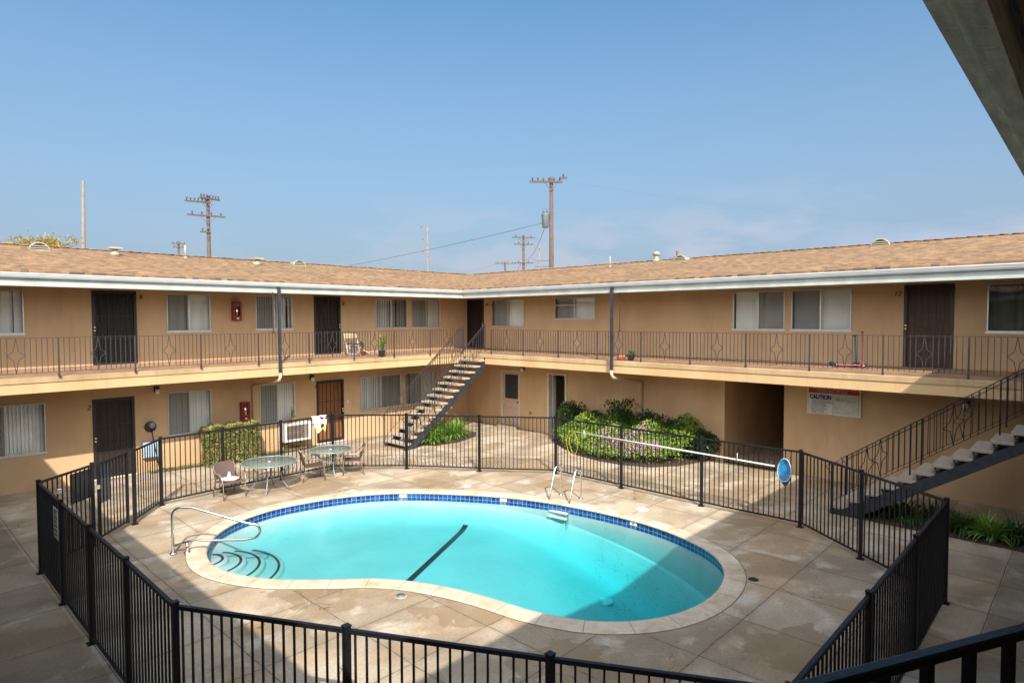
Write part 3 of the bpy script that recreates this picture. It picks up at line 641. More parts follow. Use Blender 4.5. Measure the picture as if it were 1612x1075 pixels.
# chamfered landing at the near corner of the balcony
b=MB(); b.prism([(-0.3,-0.4),(2.45,-0.34),(2.37,-0.30),(0.02,0.87),(-0.3,1.1)],2.60,2.975); b.build('corner_landing',M['slab_paint'],bld)
ER=(0.10,0.35,15.80,17.60)
SOF=[(0,5.075),(-1.90,5.12)]
sweep('soffit',ER,SOF,'LR',M['soffit']); sweep('soffit',ER,[(-.16,5.15),(-2.35,5.15)],'SW',M['soffit'])
FP=[(0.0,5.38),(0.022,5.38),(0.022,5.10),(0.030,5.098),(0.030,5.062),(-0.02,5.062)]
GP=[(0.024,5.352),(0.135,5.352),(0.137,5.330),(0.125,5.318),(0.120,5.295),(0.105,5.262),(0.085,5.235),(0.024,5.232)]
sweep('fascia',ER,FP,'LR',M['fascia']); sweep('gutter',ER,GP,'LR',M['gutter'],closed=True)
ER2=(0.08,0.335,15.80,17.60)
sweep('fascia',ER2,[(0.0,5.38),(0.0,5.068),(-0.048,5.066),(-0.050,5.052),(-0.115,5.050),(-0.117,5.30),(-0.40,5.30)],'SW',M['old_fascia']); sweep('gutter',ER2,[(o-.02,z) for o,z in GP],'SW',M['old_gutter'],closed=True)
# roof: four mitred wings, each with an inner and an outer slope
zr,ze,run=6.43,5.405,4.95
rx0,ry0,rx1,ry1=ER[0]+0.11,ER[1]+0.11,ER[2]-0.11,ER[3]-0.11
def rc(o,k): return [(rx0-o,ry0-o),(rx1+o,ry0-o),(rx1+o,ry1+o),(rx0-o,ry1+o)][k%4]
def roofz(o): return ze+(zr-ze)*o/run if o<=run else zr-(zr-ze)*(o-run)/run
roofs={}
for s,(k0,k1) in {'S':(0,1),'R':(1,2),'L':(2,3),'W':(3,0)}.items():
    b=MB(); N=24
    for i in range(N):
        o1=i*2*run/N; o2=(i+1)*2*run/N
        a=rc(o1,k0);c=rc(o1,k1);d=rc(o2,k1);e=rc(o2,k0)
        ax=lambda p:(p[0] if s in 'SL' else p[1])
        sl=math.hypot(1,(zr-ze)/run)
        b.add([(*a,roofz(o1)),(*c,roofz(o1)),(*d,roofz(o2)),(*e,roofz(o2))],[(0,1,2,3)],uv=[[(ax(a),o1*sl),(ax(c),o1*sl),(ax(d),o2*sl),(ax(e),o2*sl)]])
        b.add([(*a,roofz(o1)-.06),(*c,roofz(o1)-.06),(*d,roofz(o2)-.06),(*e,roofz(o2)-.06)],[(3,2,1,0)],uv=[[(0,0)]*4])
    for o_ in (0,2*run):
        a=rc(o_,k0);c=rc(o_,k1); b.add([(*a,ze-.06),(*c,ze-.06),(*c,ze),(*a,ze)],[(0,1,2,3)],uv=[[(ax(a),0),(ax(c),0),(ax(c),.05),(ax(a),.05)]])
    roofs[s]=b.build('roof',M['shingle'],bld)
# ridge caps, lapped
for s in 'LR':
    b=MB(); L0=-4.5; y=L0
    while y<(20.3 if s=='L' else 22.0):
        w=0.13; x_=y+rnd.uniform(-.01,.01)
        def P(u,v,z): return (u,ry1+run+v,z) if s=='L' else (rx1+run+v,u,z)
        z0=zr+0.004; z1=zr+0.024+rnd.uniform(0,.008)
        b.add([P(x_,-w,z0-0.02),P(x_,0,z0+0.012),P(x_,w,z0-0.02),P(x_+.27,-w,z1-0.02),P(x_+.27,0,z1+0.012),P(x_+.27,w,z1-0.02)],[(0,1,4,3),(1,2,5,4),(3,4,5),(0,2,1)],uv=[[(x_,9),(x_,9.1),(x_+.2,9.1),(x_+.2,9)]]*2+[[(0,0)]*3]*2)
        y+=0.24
    b.build('ridge_cap',M['shingle'],roofs[s])
# roof vents
def on_roof(s,u,o): # point on the inner slope, o metres up from the eave
    z=roofz(o)
    return Vector((u,ry1+o,z)) if s=='L' else Vector((rx1+o,u,z))
def half_round(s,u,o):
    p=on_roof(s,u,o); rz=0 if s=='L' else -math.pi/2
    def put(b,n,m_,par):
        ob=b.build(n,m_,par,local=True); return ob
    b=MB(); r=0.235; n=12; vs=[];
    for i in range(n+1):
        t=math.pi*i/n; vs.append((r*math.cos(t),0,r*0.85*math.sin(t))); 
    bk=[(v[0]*0.15,0.75,0.16) for v in vs]
    b.add(vs+bk,[(i,i+1,n+2+i,n+1+i) for i in range(n)],smooth=True)
    # rim
    b.tube([(v[0]*1.0,-0.01,v[2]) for v in vs],0.02,6); b.box(-r,r,-0.04,0.0,-0.02,0.02)
    for z in (0.06,0.12): 
        hw=r*math.sqrt(max(0,1-(z/(r*0.85))**2)); b.box(-hw,hw,-0.035,0.01,z-0.014,z+0.014)
    o_=put(b,'vent',M['vent_paint'],roofs[s]); o_.location=p-wloc(roofs[s]); o_.rotation_euler=(0,0,rz)
    k=MB(); k.add([(v[0]*0.97,0.05,v[2]*0.97) for v in vs],[tuple(range(n+1))]); q=k.build('vent_grille',M['dark'],roofs[s],local=True); q.location=o_.location; q.rotation_euler=o_.rotation_euler
for a in (('L',3.55,4.0),('L',11.35,4.15),('R',10.8,4.2),('R',4.65,4.35)): half_round(*a)
def tvent(s,u,o):
    p=on_roof(s,u,o); b=MB(); b.lathe(p,[(0.15,-0.02),(0.13,0.06),(0.07,0.14),(0.07,0.18)],14); b.box(p.x-.16,p.x+.16,p.y-.16,p.y+.16,p.z+.18,p.z+.235); b.build('vent',M['vent_paint'],roofs[s])
tvent('L',5.35,3.9); tvent('L',9.55,3.7)
def pipe(s,u,o,r,h,cap=None,m_='vent_paint'):
    p=on_roof(s,u,o); b=MB(); b.tube([p-Vector((0,0,.05)),p+Vector((0,0,h))],r,10)
    b.lathe(p,[(r*2.2,-.02),(r*1.3,.05)],12)
    if cap: b.lathe(p+Vector((0,0,h)),[(r*1.5,-.02),(r*1.7,.05),(r*1.4,.10),(r*.8,.12)],12)
    b.build('vent',M[m_],roofs[s])
pipe('L',7.45,4.3,0.035,0.42); pipe('R',13.6,4.0,0.03,0.40); pipe('R',12.15,4.9,0.085,0.22,True)

# windows, built in local coordinates: x to the right seen from the courtyard, y into the wall
def window(u0,u1,z0,z1,style,side):
    w=abs(u1-u0); h=z1-z0; g=0.006
    if side=='L': loc=Vector((min(u0,u1),19.5,z0)); rz=0
    else: loc=Vector((17.7,max(u0,u1),z0)); rz=-math.pi/2
    b=MB(); f=0.032
    b.box(g,w-g,-0.012,0.05,g,f); b.box(g,w-g,-0.012,0.05,h-f,h-g); b.box(g,f,-0.011,0.051,f,h-f); b.box(w-f,w-g,-0.011,0.051,f,h-f)
    b.box(w/2-.022,w/2+.022,-0.004,0.045,f,h-f)
    b.box(-0.02,w+0.02,-0.022,-0.001,-0.035,g)      # sill strip
    if style=='sb': b.box(f,w-f,0.0,0.03,h*0.62,h*0.62+0.03)
    o=b.build('window',M['alu'],bld,local=True); o.location=loc-wloc(bld); o.rotation_euler=(0,0,rz)
    p=MB(); p.add([(f,0.028,f),(w-f,0.028,f),(w-f,0.028,h-f),(f,0.028,h-f)],[(0,1,2,3)]); p.build('glass_pane',M['glass'],o,local=True)
    if style!='dk' and style!='bl':
        a,c=(f,w/2-.02) if style[0]=='s' else (w/2+.02,w-f)
        q=MB(); q.add([(a,0.010,f),(c,0.010,f),(c,0.010,h-f),(a,0.010,h-f)],[(0,1,2,3)]); q.build('insect_screen',M['screen'],o,local=True)
    q=MB(); x=f+0.01; rr=random.Random(int(u0*100)+int(z0*10))
    tilt=R(rr.choice((14,20,26)))
    if style=='dk':
        N=60; vs=[]
        for i in range(N+1):
            xx=f+(w-2*f)*i/N; yy=0.14+0.025*math.sin(i*0.9+math.sin(i*.31)*2); vs+=[(xx,yy,0),(xx,yy,h)]
        q.add(vs,[(2*i,2*i+2,2*i+3,2*i+1) for i in range(N)],smooth=True); q.build('curtain',M['dark_curtain'],o,local=True)
    else:
        while x<w-f-0.01:
            t=tilt+rr.uniform(-R(5),R(5)); ww=0.089
            if rr.random()<0.04: t+=R(25)
            q.add([(x,0.13,0.01),(x+ww*math.cos(t),0.13+ww*math.sin(t),0.01),(x+ww*math.cos(t),0.13+ww*math.sin(t),h),(x,0.13,h)],[(0,1,2,3)])
            x+=0.078
        q.build('blinds',M['blind'],o,local=True)
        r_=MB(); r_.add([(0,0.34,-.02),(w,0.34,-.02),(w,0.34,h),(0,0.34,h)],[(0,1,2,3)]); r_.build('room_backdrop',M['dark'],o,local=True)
def sec_door(u0,u1,z0,z1,style,side):
    w=abs(u1-u0); h=z1-z0; latch_left=style in('black','brown','brown2')
    if side=='L': loc=Vector((min(u0,u1),19.5,z0)); rz=0
    else: loc=Vector((17.7,max(u0,u1),z0)); rz=-math.pi/2
    slab={'black':'door_black','dark':'door_brown','dark2':'door_brown','brown':'door_brown','brown2':'door_brown2','orange':'door_orange'}[style]
    s_=MB(); s_.box(0.03,w-0.03,0.09,0.13,0.0,h-0.02)
    for k in range(2):                                   # raised fields on the door leaf
        for e in range(3): s_.box(0.16+k*(w/2-.09),w/2-.05+k*(w/2-.10),0.082,0.09,0.2+e*h*.31,e*h*.31+h*.28)
    o=s_.build('door',M[slab],bld,local=True); o.location=loc-wloc(bld); o.rotation_euler=(0,0,rz)
    b=MB(); g=.004
    b.box(g,0.075,-0.022,0.045,g,h-g); b.box(w-0.075,w-g,-0.022,0.045,g,h-g); b.box(0.075,w-0.075,-0.021,0.044,h-0.08,h-g); b.box(0.075,w-0.075,-0.021,0.044,g,0.09)
    x=0.075; step=(w-0.15)/6
    for i in range(1,6): b.box(0.075+i*step-.007,0.075+i*step+.007,-0.008,0.008,0.09,h-0.08)
    for zz in (0.36,0.66): b.box(0.075,w-0.075,-0.0065,0.0065,h*zz-.009,h*zz+.009)
    # scroll work
    for cx_ in (w*0.38,w*0.62):
        for s2 in (1,-1): b.tube(arc((cx_,0,h*0.46),0.09,R(-40),R(220),10,ax=(s2,0,0)),0.005,5)
    b.build('security_gate',M['door_iron'],o,local=True)
    q=MB(); q.add([(0.075,0.014,0.09),(w-.075,0.014,0.09),(w-.075,0.014,h-.08),(0.075,0.014,h-.08)],[(0,1,2,3)]); q.build('gate_screen',M['thin_screen' if style in('orange','brown2') else 'door_screen'],o,local=True)
    hx=0.05 if latch_left else w-0.05
    for zz in (h*0.475,h*0.515): 
        k=MB(); k.tube([(hx,-0.02,zz),(hx,-0.05,zz)],0.028,12); k.build('handle' if zz<h*0.5 else 'deadbolt',M['chrome'],o,local=True)
    t=MB(); t.box(-0.03,w+0.03,-0.06,0.12,-0.03,-0.002); t.build('threshold',M['white' if style in('black',) else 'trim_white'],o,local=True)
for h in LW: (window if h[4]=='w' else sec_door)(h[0],h[1],h[2],h[3],h[5],'L')
for h in RW:
    if h[4]=='w': window(h[0],h[1],h[2],h[3],h[5],'R')
    elif h[4]=='d': sec_door(h[0],h[1],h[2],h[3],h[5],'R')
# store room door with white trim
def local_on_R(b,name,mt,y,z,par=bld):
    o=b.build(name,mt,par,local=True); o.location=Vector((17.7,y,z))-wloc(par); o.rotation_euler=(0,0,-math.pi/2); return o
b=MB(); w=1.02; h=2.23
b.box(0,0.09,-0.02,0.10,0,h); b.box(w-0.05,w,-0.02,0.10,0,h); b.box(0.09,w-0.05,-0.019,0.099,h-0.07,h)
fr=local_on_R(b,'door_frame',M['trim_white'],17.45,0.02)
b=MB(); b.box(0.10,w-0.06,0.03,0.07,0.03,h*0.50); b.box(0.10,0.19,0.03,0.07,h*0.50,h-.08); b.box(w-.12,w-.06,0.03,0.07,h*.50,h-.08); b.box(0.19,w-.12,.03,.07,h-.16,h-.08); b.build('door_leaf',M['door_pink'],fr,local=True)
b=MB(); b.box(0.19,w-.12,0.045,0.055,h*.50,h-.16); b.build('door_light',M['dark_mesh'],fr,local=True)
b=MB(); b.tube([(w-.10,0.03,1.0),(w-.10,-0.03,1.0)],0.03,10); b.build('handle',M['dark'],fr,local=True)
b=MB(); b.box(0.05,w,-0.30,-0.02,-0.02,0.07); b.build('step_block',M['concrete_step'],fr,local=True)
# laundry room
b=MB(); w=0.86
b.box(-0.03,0.05,-0.03,0.16,0,2.25); b.box(w-.05,w+.03,-0.03,0.16,0,2.25); b.box(0.05,w-.05,-0.029,0.159,2.19,2.25)
fr=local_on_R(b,'door_frame',M['trim_white'],14.98,0.02)
b=MB(); b.box(0.055,0.085,0.17,0.34,0.02,2.17); b.build('door_leaf',M['white'],fr,local=True)
M['room']=mat('room',(0.55,0.46,0.34),0.9,var=0.2)
b=MB()
for a in ((17.86,20.6,13.2,13.26),(17.86,20.6,15.9,15.96),(20.6,20.66,13.2,15.96)): b.box(*a,0.0,2.6)
b.box(17.86,20.66,13.2,15.96,2.56,2.62); b.build('laundry_room',M['room'],bld)
wm=thing('washing_machine','white washing machine seen through the open laundry doorway','washing machine',(18.6,14.35,0))
b=MB(); b.box(18.3,18.95,13.95,14.75,0.02,0.95); b.build('cabinet',M['white'],wm,bevel=0.02)
b=MB(); b.box(18.85,18.95,13.95,14.75,0.96,1.10); b.build('control_panel',M['white'],wm,bevel=0.01)
b=MB(); b.box(18.36,18.80,14.1,14.6,0.955,0.975); b.build('lid',M['grey_metal'],wm,bevel=0.01)
tr=thing('trash_bin','dark grey bin with rolled rim inside the laundry doorway','bin',(18.05,14.72,0))
b=MB(); b.lathe((18.05,14.72,0),[(0.17,0.01),(0.20,0.55),(0.215,0.57),(0.215,0.60),(0.19,0.60),(0.17,0.5)],20,capt=False); b.build('bucket',M['grey_metal'],tr)
b=MB(); b.lathe((18.05,14.72,0),[(0.205,0.47),(0.212,0.575)],20,capb=False,capt=False); b.build('liner',M['white'],tr)
jg=thing('red_jug','red plastic jug standing on the washing machine','jug',(18.45,14.06,0.98))
b=MB(); b.lathe((18.45,14.06,0.975),[(0.10,0),(0.12,0.03),(0.12,0.27),(0.05,0.36),(0.04,0.40)],16); b.build('bottle',M['red'],jg)
b=MB(); b.tube(arc((18.40,14.13,1.22),0.07,R(-80),R(80),8,ax=(0,1,0)),0.015,6); b.build('handle',M['red'],jg)
dt=thing('detergent_bottle','dark detergent bottle beside the red jug on the washing machine','bottle',(18.42,14.38,0.98))
b=MB(); b.lathe((18.42,14.38,0.975),[(0.085,0),(0.09,0.04),(0.09,0.33),(0.03,0.45),(0.03,0.50)],14); b.build('body',M['dark'],dt)
b=MB(); b.lathe((18.42,14.38,1.475),[(0.035,0),(0.035,0.05)],12); b.build('cap',M['grey_metal'],dt)
# passage through the right wing
b=MB(); b.box(17.86,25.0,8.12,8.22,0,2.5); b.box(17.86,25.0,6.30,6.40,0,2.5); b.box(17.86,25.0,6.30,8.22,2.43,2.53); b.box(24.9,25.0,6.4,8.12,0,2.43); b.build('passage',M['stucco'],bld)
# house numbers
text('house_number','9',0.17,M['door_iron'],bld,Vector((5.42,19.49,4.85))-wloc(bld),(R(90),0,0),0.006,shear=0.2)
text('house_number','8',0.17,M['door_iron'],bld,Vector((11.80,19.49,4.78))-wloc(bld),(R(90),0,0),0.006,shear=0.2)
text('house_number','2',0.18,M['door_iron'],bld,Vector((4.12,19.49,1.90))-wloc(bld),(R(90),0,0),0.006,shear=0.3)
text('house_number','1',0.18,M['door_iron'],bld,Vector((10.68,19.49,1.92))-wloc(bld),(R(90),0,0),0.006,shear=0.2)
text('house_number','12',0.17,M['door_iron'],bld,Vector((17.69,3.80,4.82))-wloc(bld),(R(90),0,-math.pi/2),0.006,shear=0.3)
text('house_number','10',0.13,M['door_iron'],bld,Vector((17.69,18.32,4.82))-wloc(bld),(R(90),0,-math.pi/2),0.006,shear=0.2)
# utility box and patches on the left wall
b=MB(); b.box(11.94,12.0,19.47,19.5,1.32,1.42); b.build('door_bell',M['white'],bld)

# ---------------------------------------------------------------- wrought iron railings
def star(b,c,ax,hw,hh,upv=Vector((0,0,1)),r=0.0055):
    # four pointed star with pinched sides
    c=Vector(c); pts=[(0,hh),(hw*0.30,hh*0.26),(hw,0),(hw*0.30,-hh*0.26),(0,-hh),(-hw*0.30,-hh*0.26),(-hw,0),(-hw*0.30,hh*0.26)]
    P=[c+ax*p[0]+upv*p[1] for p in pts]
    for i in range(8): b.bar(P[i],P[(i+1)%8],0.013,0.015,(ax.y,-ax.x,0))
def railing(name,label,posts,p2,zt=3.89,zf=2.99,group=None,first=True,skip=()):
    # posts: distances along the line p2[0]->p2[1]
    A=Vector(p2[0]);B=Vector(p2[1]); d=(B-A).normalized(); nrm=Vector((d.y,-d.x,0))
    t=thing(name,label,'railing',(A.x,A.y,zf),group=group)
    P=lambda s,z:Vector((A.x+d.x*s,A.y+d.y*s,z))
    L=(B-A).length
    b=MB(); b.bar(P(0,zt),P(L,zt),0.030,0.010); b.bar(P(0,zf+0.11),P(L,zf+0.11),0.012,0.010); b.build('rail_bars',M['rail_iron'],t)
    for s in posts:
        b=MB(); b.bar(P(s,zf),P(s,zt-.004),0.032,0.032,d); b.bar(P(s,zf-0.0),P(s,zf+0.07),0.042,0.042,d); b.build('post',M['rail_iron'],t)
    ps=sorted(set([0]+list(posts)+[L]))
    for a,c in zip(ps[:-1],ps[1:]):
        w=c-a
        if w<0.25: continue
        b=MB(); n=max(2,round(w/0.105)); st=w/n
        k0=(n-3)//2 if w>1.1 else 99
        for i in range(1,n):
            if k0<i<k0+3: continue
            b.bar(P(a+i*st,zf+.11),P(a+i*st,zt-.004),0.0135,0.0135,d)
        b.build('picket_panel',M['rail_iron'],t)
        if w>1.1:
            q=MB(); star(q,P(a+(k0+1.5)*st,(zt+zf+.11)/2),d,1.5*st,(zt-zf-.11)/2-.004); q.build('star',M['rail_iron'],t)
    return t
EY,EX=17.56,15.90
Lp=[3.20+1.57*k+1.8 for k in range(-3,9)]
Lp=[x for x in Lp if 0<=x<=17.64]
railing('balcony_railing','wrought iron railing with star panels along the left hand upstairs balcony',Lp,((-1.8,EY,0),(15.84,EY,0)))
Rp=[16.17-(16.17-1.572*k) for k in range(0,12)]
railing('balcony_railing','wrought iron railing with star panels along the right hand upstairs balcony',[x for x in Rp if x<=16.2],((EX,16.17,0),(EX,-0.05,0)))
# near corner guard, square bars
g=thing('corner_guard_rail','thick black steel guard rail crossing the bottom right corner close to the viewer','railing',(1.3,0.23,2.98))
A=Vector((0.30,0.732,3.68)); B=Vector((2.45,-0.337,3.68)); dd=(B-A).normalized(); L=(B-A).length
b=MB(); b.bar(A,B,0.026,0.020); b.bar(A-Vector((0,0,.60)),B-Vector((0,0,.60)),0.03,0.03); b.build('top_rail',M['iron'],g,bevel=0.004)
b=MB(); s=0.03
while s<L:
    p=A+dd*s; b.bar(p-Vector((0,0,.6)),p-Vector((0,0,.004)),0.017,0.017,dd); s+=0.112
b.build('picket_panel',M['iron'],g)
for s in (0.02,L-0.02):
    p=A+dd*s; b=MB(); b.bar(p-Vector((0,0,.715)),p-Vector((0,0,.02)),0.04,0.04,dd); b.build('post',M['iron'],g)

# ---------------------------------------------------------------- staircases (local: +x up the run, y across)
def staircase(label,loc,rz,run,width,rise,n,rmat,smat,group='outdoor concrete tread staircases'):
    t=thing('staircase',label,'staircase',loc,rz,group)
    hr=rise/n; rn=run/(n-1); slope=math.atan2(rise-hr,run-rn); sd=Vector((math.cos(slope),0,math.sin(slope)))
    for i in range(n-1):
        z=hr*(i+1); x=rn*i
        b=MB(); b.box(x-0.035,x+rn+0.02,0.03,width-0.03,z-0.065,z); o=b.build('tread',M['concrete_step'],t,local=True,bevel=0.010)
        k=MB()
        for y in (0.10,width-0.10):
            k.bar((x+0.0,y,z-0.082),(x+rn-.02,y,z-0.082),0.04,0.012)
            k.bar((x+0.01,y,z-0.085),(x+0.08,y,z-0.10-hr*.7),0.04,0.02)
        k.build('bracket',M[smat],o,local=True)
    for y in (0.05,width-0.05):
        b=MB(); p0=Vector((-0.06,y,-0.03)); p1=Vector((run+0.02,y,rise-hr-0.03)); dz=0.22
        q0=Vector((-0.02,y,0.005)); c1=-0.085; c0=-0.285; k_=hr/rn; pts=[(-0.05,0.004),(-c0/k_+0.004/k_,0.004),(run+0.05,(run+.05)*k_+c0),(run+0.05,rise-0.03),(run-0.03,rise-0.03),(run-0.03,(run-.03)*k_+c1),(0.10-c1/k_*0.0,0.10*k_+0.02),(-0.05,hr*0.5)]
        vs=[(a,y-0.025,c) for a,c in pts]+[(a,y+0.025,c) for a,c in pts]; m_=len(pts)
        b.add(vs,[tuple(range(m_)),tuple(range(m_,2*m_))[::-1]]+[(i,m_+i,m_+(i+1)%m_,(i+1)%m_) for i in range(m_)])
        b.build('stringer',M[smat],t,local=True)
    for y in (0.015,width-0.015):
        zt=lambda x:0.92+hr+x*(rise-hr)/(run-rn)
        zb=lambda x:0.10+hr+x*(rise-hr)/(run-rn)
        b=MB(); x0,x1=-0.02,run
        b.bar((x0,y,zt(x0)),(x1,y,zt(x1)),0.030,0.010); b.bar((x0,y,zt(x0)-.075),(x1,y,zt(x1)-.075),0.010,0.010); b.bar((x0,y,zb(x0)),(x1,y,zb(x1)),0.012,0.010)
        b.bar((x0,y,zt(x0)),(x0-0.13,y,zt(x0)-0.06),0.03,0.010); b.bar((x0-.13,y,zt(x0)-.06),(x0,y,zt(x0)-.22),0.012,0.010)
        b.build('hand_rail',M[rmat],t,local=True)
        psn=[x0+0.0,x0+(x1-x0)*0.34,x0+(x1-x0)*0.67,x1-0.02]
        for q in psn:
            b=MB(); b.bar((q,y,max(0.01,zt(q)-1.02)),(q,y,zt(q)-.004),0.028,0.028,(1,0,0)); b.build('post',M[rmat],t,local=True)
        for a,c in zip(psn[:-1],psn[1:]):
            b=MB(); m_=round((c-a)/0.108); st=(c-a)/m_; k0=(m_-3)//2
            for i in range(1,m_):
                if k0<i<k0+3: continue
                xx=a+i*st; b.bar((xx,y,zb(xx)),(xx,y,zt(xx)-.004),0.0135,0.0135,(1,0,0))
            b.build('picket_panel',M[rmat],t,local=True)
            q=MB(); xx=a+(k0+1.5)*st; ax=Vector((1,0,(rise-hr)/(run-rn)))
            star(q,(xx,y,(zt(xx)+zb(xx))/2),ax,1.5*st,0.40); q.build('star',M[rmat],t,local=True)
    return t
staircase('sunlit staircase rising to the back corner of the balcony behind the pool fence',(12.22,16.40,0),0,3.62,1.18,2.98,15,'rail_iron','stringer')
staircase('shaded staircase climbing to the right with rough concrete treads and dark iron stringers',(14.57,4.22,0),-math.pi/2,4.28,1.12,2.98,15,'iron','stringer')

# ---------------------------------------------------------------- pool fence
fence=thing('pool_fence','black steel picket fence enclosing the whole pool deck','fence',(2.03,6.4,0))
FH=1.57
def fpost(p,w=0.058,h=FH+0.02,name='post'):
    b=MB(); b.box(p[0]-w/2,p[0]+w/2,p[1]-w/2,p[1]+w/2,0.004,h); b.box(p[0]-w/2-.005,p[0]+w/2+.005,p[1]-w/2-.005,p[1]+w/2+.005,h,h+0.012)
    b.box(p[0]-.06,p[0]+.06,p[1]-.06,p[1]+.06,0.002,0.014); return b.build(name,M['iron'],fence)
def fpanel(p,q,gap=0.03,par=None,name='picket_panel',zt=FH-.02,zb=0.10):
    A=Vector((p[0],p[1],0));B=Vector((q[0],q[1],0)); d=(B-A).normalized(); A=A+d*gap;B=B-d*gap; L=(B-A).length
    Z=lambda v,z:Vector((v.x,v.y,z))
    b=MB(); b.bar(Z(A,zt),Z(B,zt),0.038,0.038); b.bar(Z(A,zb),Z(B,zb),0.03,0.03)
    n=max(2,round(L/0.112)); st=L/n
    for i in range(n):
        s=A+d*(st*(i+0.5)); b.bar(Z(s,zb),Z(s,zt),0.017,0.017,d)
    return b.build(name,M['iron'],par or fence)
FP_=[(2.98,13.82),(2.03,13.0),(2.03,11.32),(2.03,9.66),(2.03,8.02),(2.02,6.40),(2.90,4.79),(3.78,3.18),(4.66,1.62),(6.82,1.62),(8.99,1.63),(11.15,1.64),(12.19,3.05),(13.22,4.43),(13.18,6.58),(13.20,8.76),(13.22,10.92),(11.95,12.65),(10.74,14.40),(9.28,15.92),(7.72,15.88),(6.18,15.84),(4.74,15.72),(3.90,14.68)]
for p in FP_: fpost(p)
for a,c in zip(FP_[:-1],FP_[1:]): fpanel(a,c)
# gate leaf with its own stiles, mesh guard and latch
ga,gb=Vector((3.06,13.86)),Vector((3.80,14.66)); gd=(gb-ga).normalized()
gate=fpanel(ga,gb,0.05,name='gate',zt=FH-.03,zb=0.12)
b=MB()
for p in (ga+gd*.05,gb-gd*.05): b.box(p.x-.022,p.x+.022,p.y-.022,p.y+.022,0.08,FH)
b.build('gate_stile',M['iron'],gate)
def sheet(p,q,z0,z1,th,mt,name,par,off=0.02):
    d=(Vector(q)-Vector(p)).normalized(); nn=Vector((-d.y,d.x)); b=MB()
    a,c=Vector(p)+nn*off,Vector(q)+nn*off; e,f=c+nn*th,a+nn*th
    b.prism([tuple(a),tuple(c),tuple(e),tuple(f)],z0,z1); return b.build(name,M[mt],par)
sheet(ga+gd*.10,ga+gd*.50,0.75,1.50,0.004,'grey_mesh','mesh_guard',gate)
sheet((2.98-.40,13.82-.345),(2.96,13.80),0.95,1.50,0.004,'dark_mesh','mesh_guard',fence)
b=MB(); b.tube([(3.00,13.85,1.12),(3.08,13.90,1.12)],0.028,10); b.box(3.0,3.10,13.80,13.83,1.08,1.16); b.build('latch',M['chrome'],gate)
lk=thing('padlock','steel padlock hanging on the fence near the left back corner of the pool fence','padlock',(2.36,13.27,1.3))
b=MB(); b.box(2.33,2.40,13.25,13.275,1.24,1.33); b.build('body',M['chrome'],lk,bevel=0.006)
b=MB(); b.tube([(2.345,13.262,1.33)]+[(2.365-0.02*math.cos(a),13.262,1.37+0.02*math.sin(a)) for a in [math.pi*i/6 for i in range(7)]]+[(2.385,13.262,1.33)],0.005,6); b.build('shackle',M['chrome'],lk)
# rules sign on the left run, facing out
sg=thing('fence_sign','narrow white sign with grey lettering tied to the near left pool fence','sign',(1.99,11.4,1.2))
b=MB(); b.box(1.978,1.984,11.28,11.58,1.0,1.46); b.build('sign_panel',M['white'],sg)
for k,(tx,sz) in enumerate((('NO',0.09),('LIFEGUARD',0.04),('ON DUTY',0.04),('POOL RULES',0.04),('NO RUNNING',0.035),('NO DIVING',0.035),('NO GLASS',0.035))):
    text('lettering',tx,sz,M['dark'],sg,Vector((1.977,11.43,1.37-(0.065*k if k else 0)))-wloc(sg),(R(90),0,-math.pi/2),0.0008,align='CENTER')
sg2=thing('caution_sign','pool caution sign with a red band mounted high under the right balcony','sign',(17.66,5.1,1.7))
def on_r(y0,y1,z0,z1,x,mt,name,par):
    b=MB(); b.box(17.7-x-0.003,17.7-x,y1,y0,z0,z1); return b.build(name,M[mt],par)
M['sign_board']=mat('sign_board',(0.66,0.65,0.58),0.6,var=0.12,scale=4)
M['sign_red']=mat('sign_red',(0.38,0.022,0.02),0.6,var=0.1); M['sign_blue']=mat('sign_blue',(0.01,0.03,0.13),0.6,var=0.1)
M['sign_pale']=mat('sign_pale',(0.50,0.55,0.47),0.6,var=0.15,scale=6)
M['sign_frame']=mat('sign_frame',(0.62,0.55,0.40),0.6,var=0.1)
b=MB(); b.box(17.655,17.695,4.47,5.77,1.72,2.56); b.build('board',M['sign_board'],sg2)
for a in ((5.735,5.775,1.71,2.57),(4.465,4.505,1.71,2.57)):
    b=MB(); b.box(17.648,17.697,a[0],a[1],a[2],a[3]); b.build('frame_strip',M['sign_frame'],sg2)
on_r(5.735,4.505,2.28,2.555,0.048,'sign_red','warning_band',sg2)
on_r(5.115,4.53,1.75,2.26,0.048,'sign_pale','notice_panel',sg2)
RT=(R(90),0,-math.pi/2)
def sign_text(body,size,y,z,mt,sx=1,bold=0): text('lettering',body,size,M[mt],sg2,Vector((17.646,y,z))-wloc(sg2),RT,0.001,sx,bold=bold)
sign_text('WARNING: NO LIFEGUARD ON DUTY',0.10,5.72,2.40,'sign_board',0.80,0.002)
sign_text('CHILDREN UNDER THE AGE OF 14 SHALL NOT USE',0.045,5.55,2.35,'sign_board',0.72)
sign_text('POOL WITHOUT A PARENT OR ADULT GUARDIAN',0.045,5.52,2.30,'sign_board',0.72)
sign_text('CAUTION',0.15,5.71,2.13,'sign_blue',0.80,0.010)
for k,tx in enumerate(('POOL HOURS 9 AM TO 9 PM DAILY','PERSONS WITH DIARRHEA SHALL NOT','ENTER THE POOL WATER','NO DIVING   NO RUNNING','NO GLASS OR ALCOHOL','SHOWER BEFORE ENTERING','NO PETS IN POOL AREA','MAXIMUM OCCUPANCY 20')):
    sign_text(tx,0.045,5.68-(0.03 if k%2 else 0),2.07-k*0.046,'sign_blue',0.68)
sign_text('911',0.14,5.06,2.09,'grey_metal',0.8,0.004)
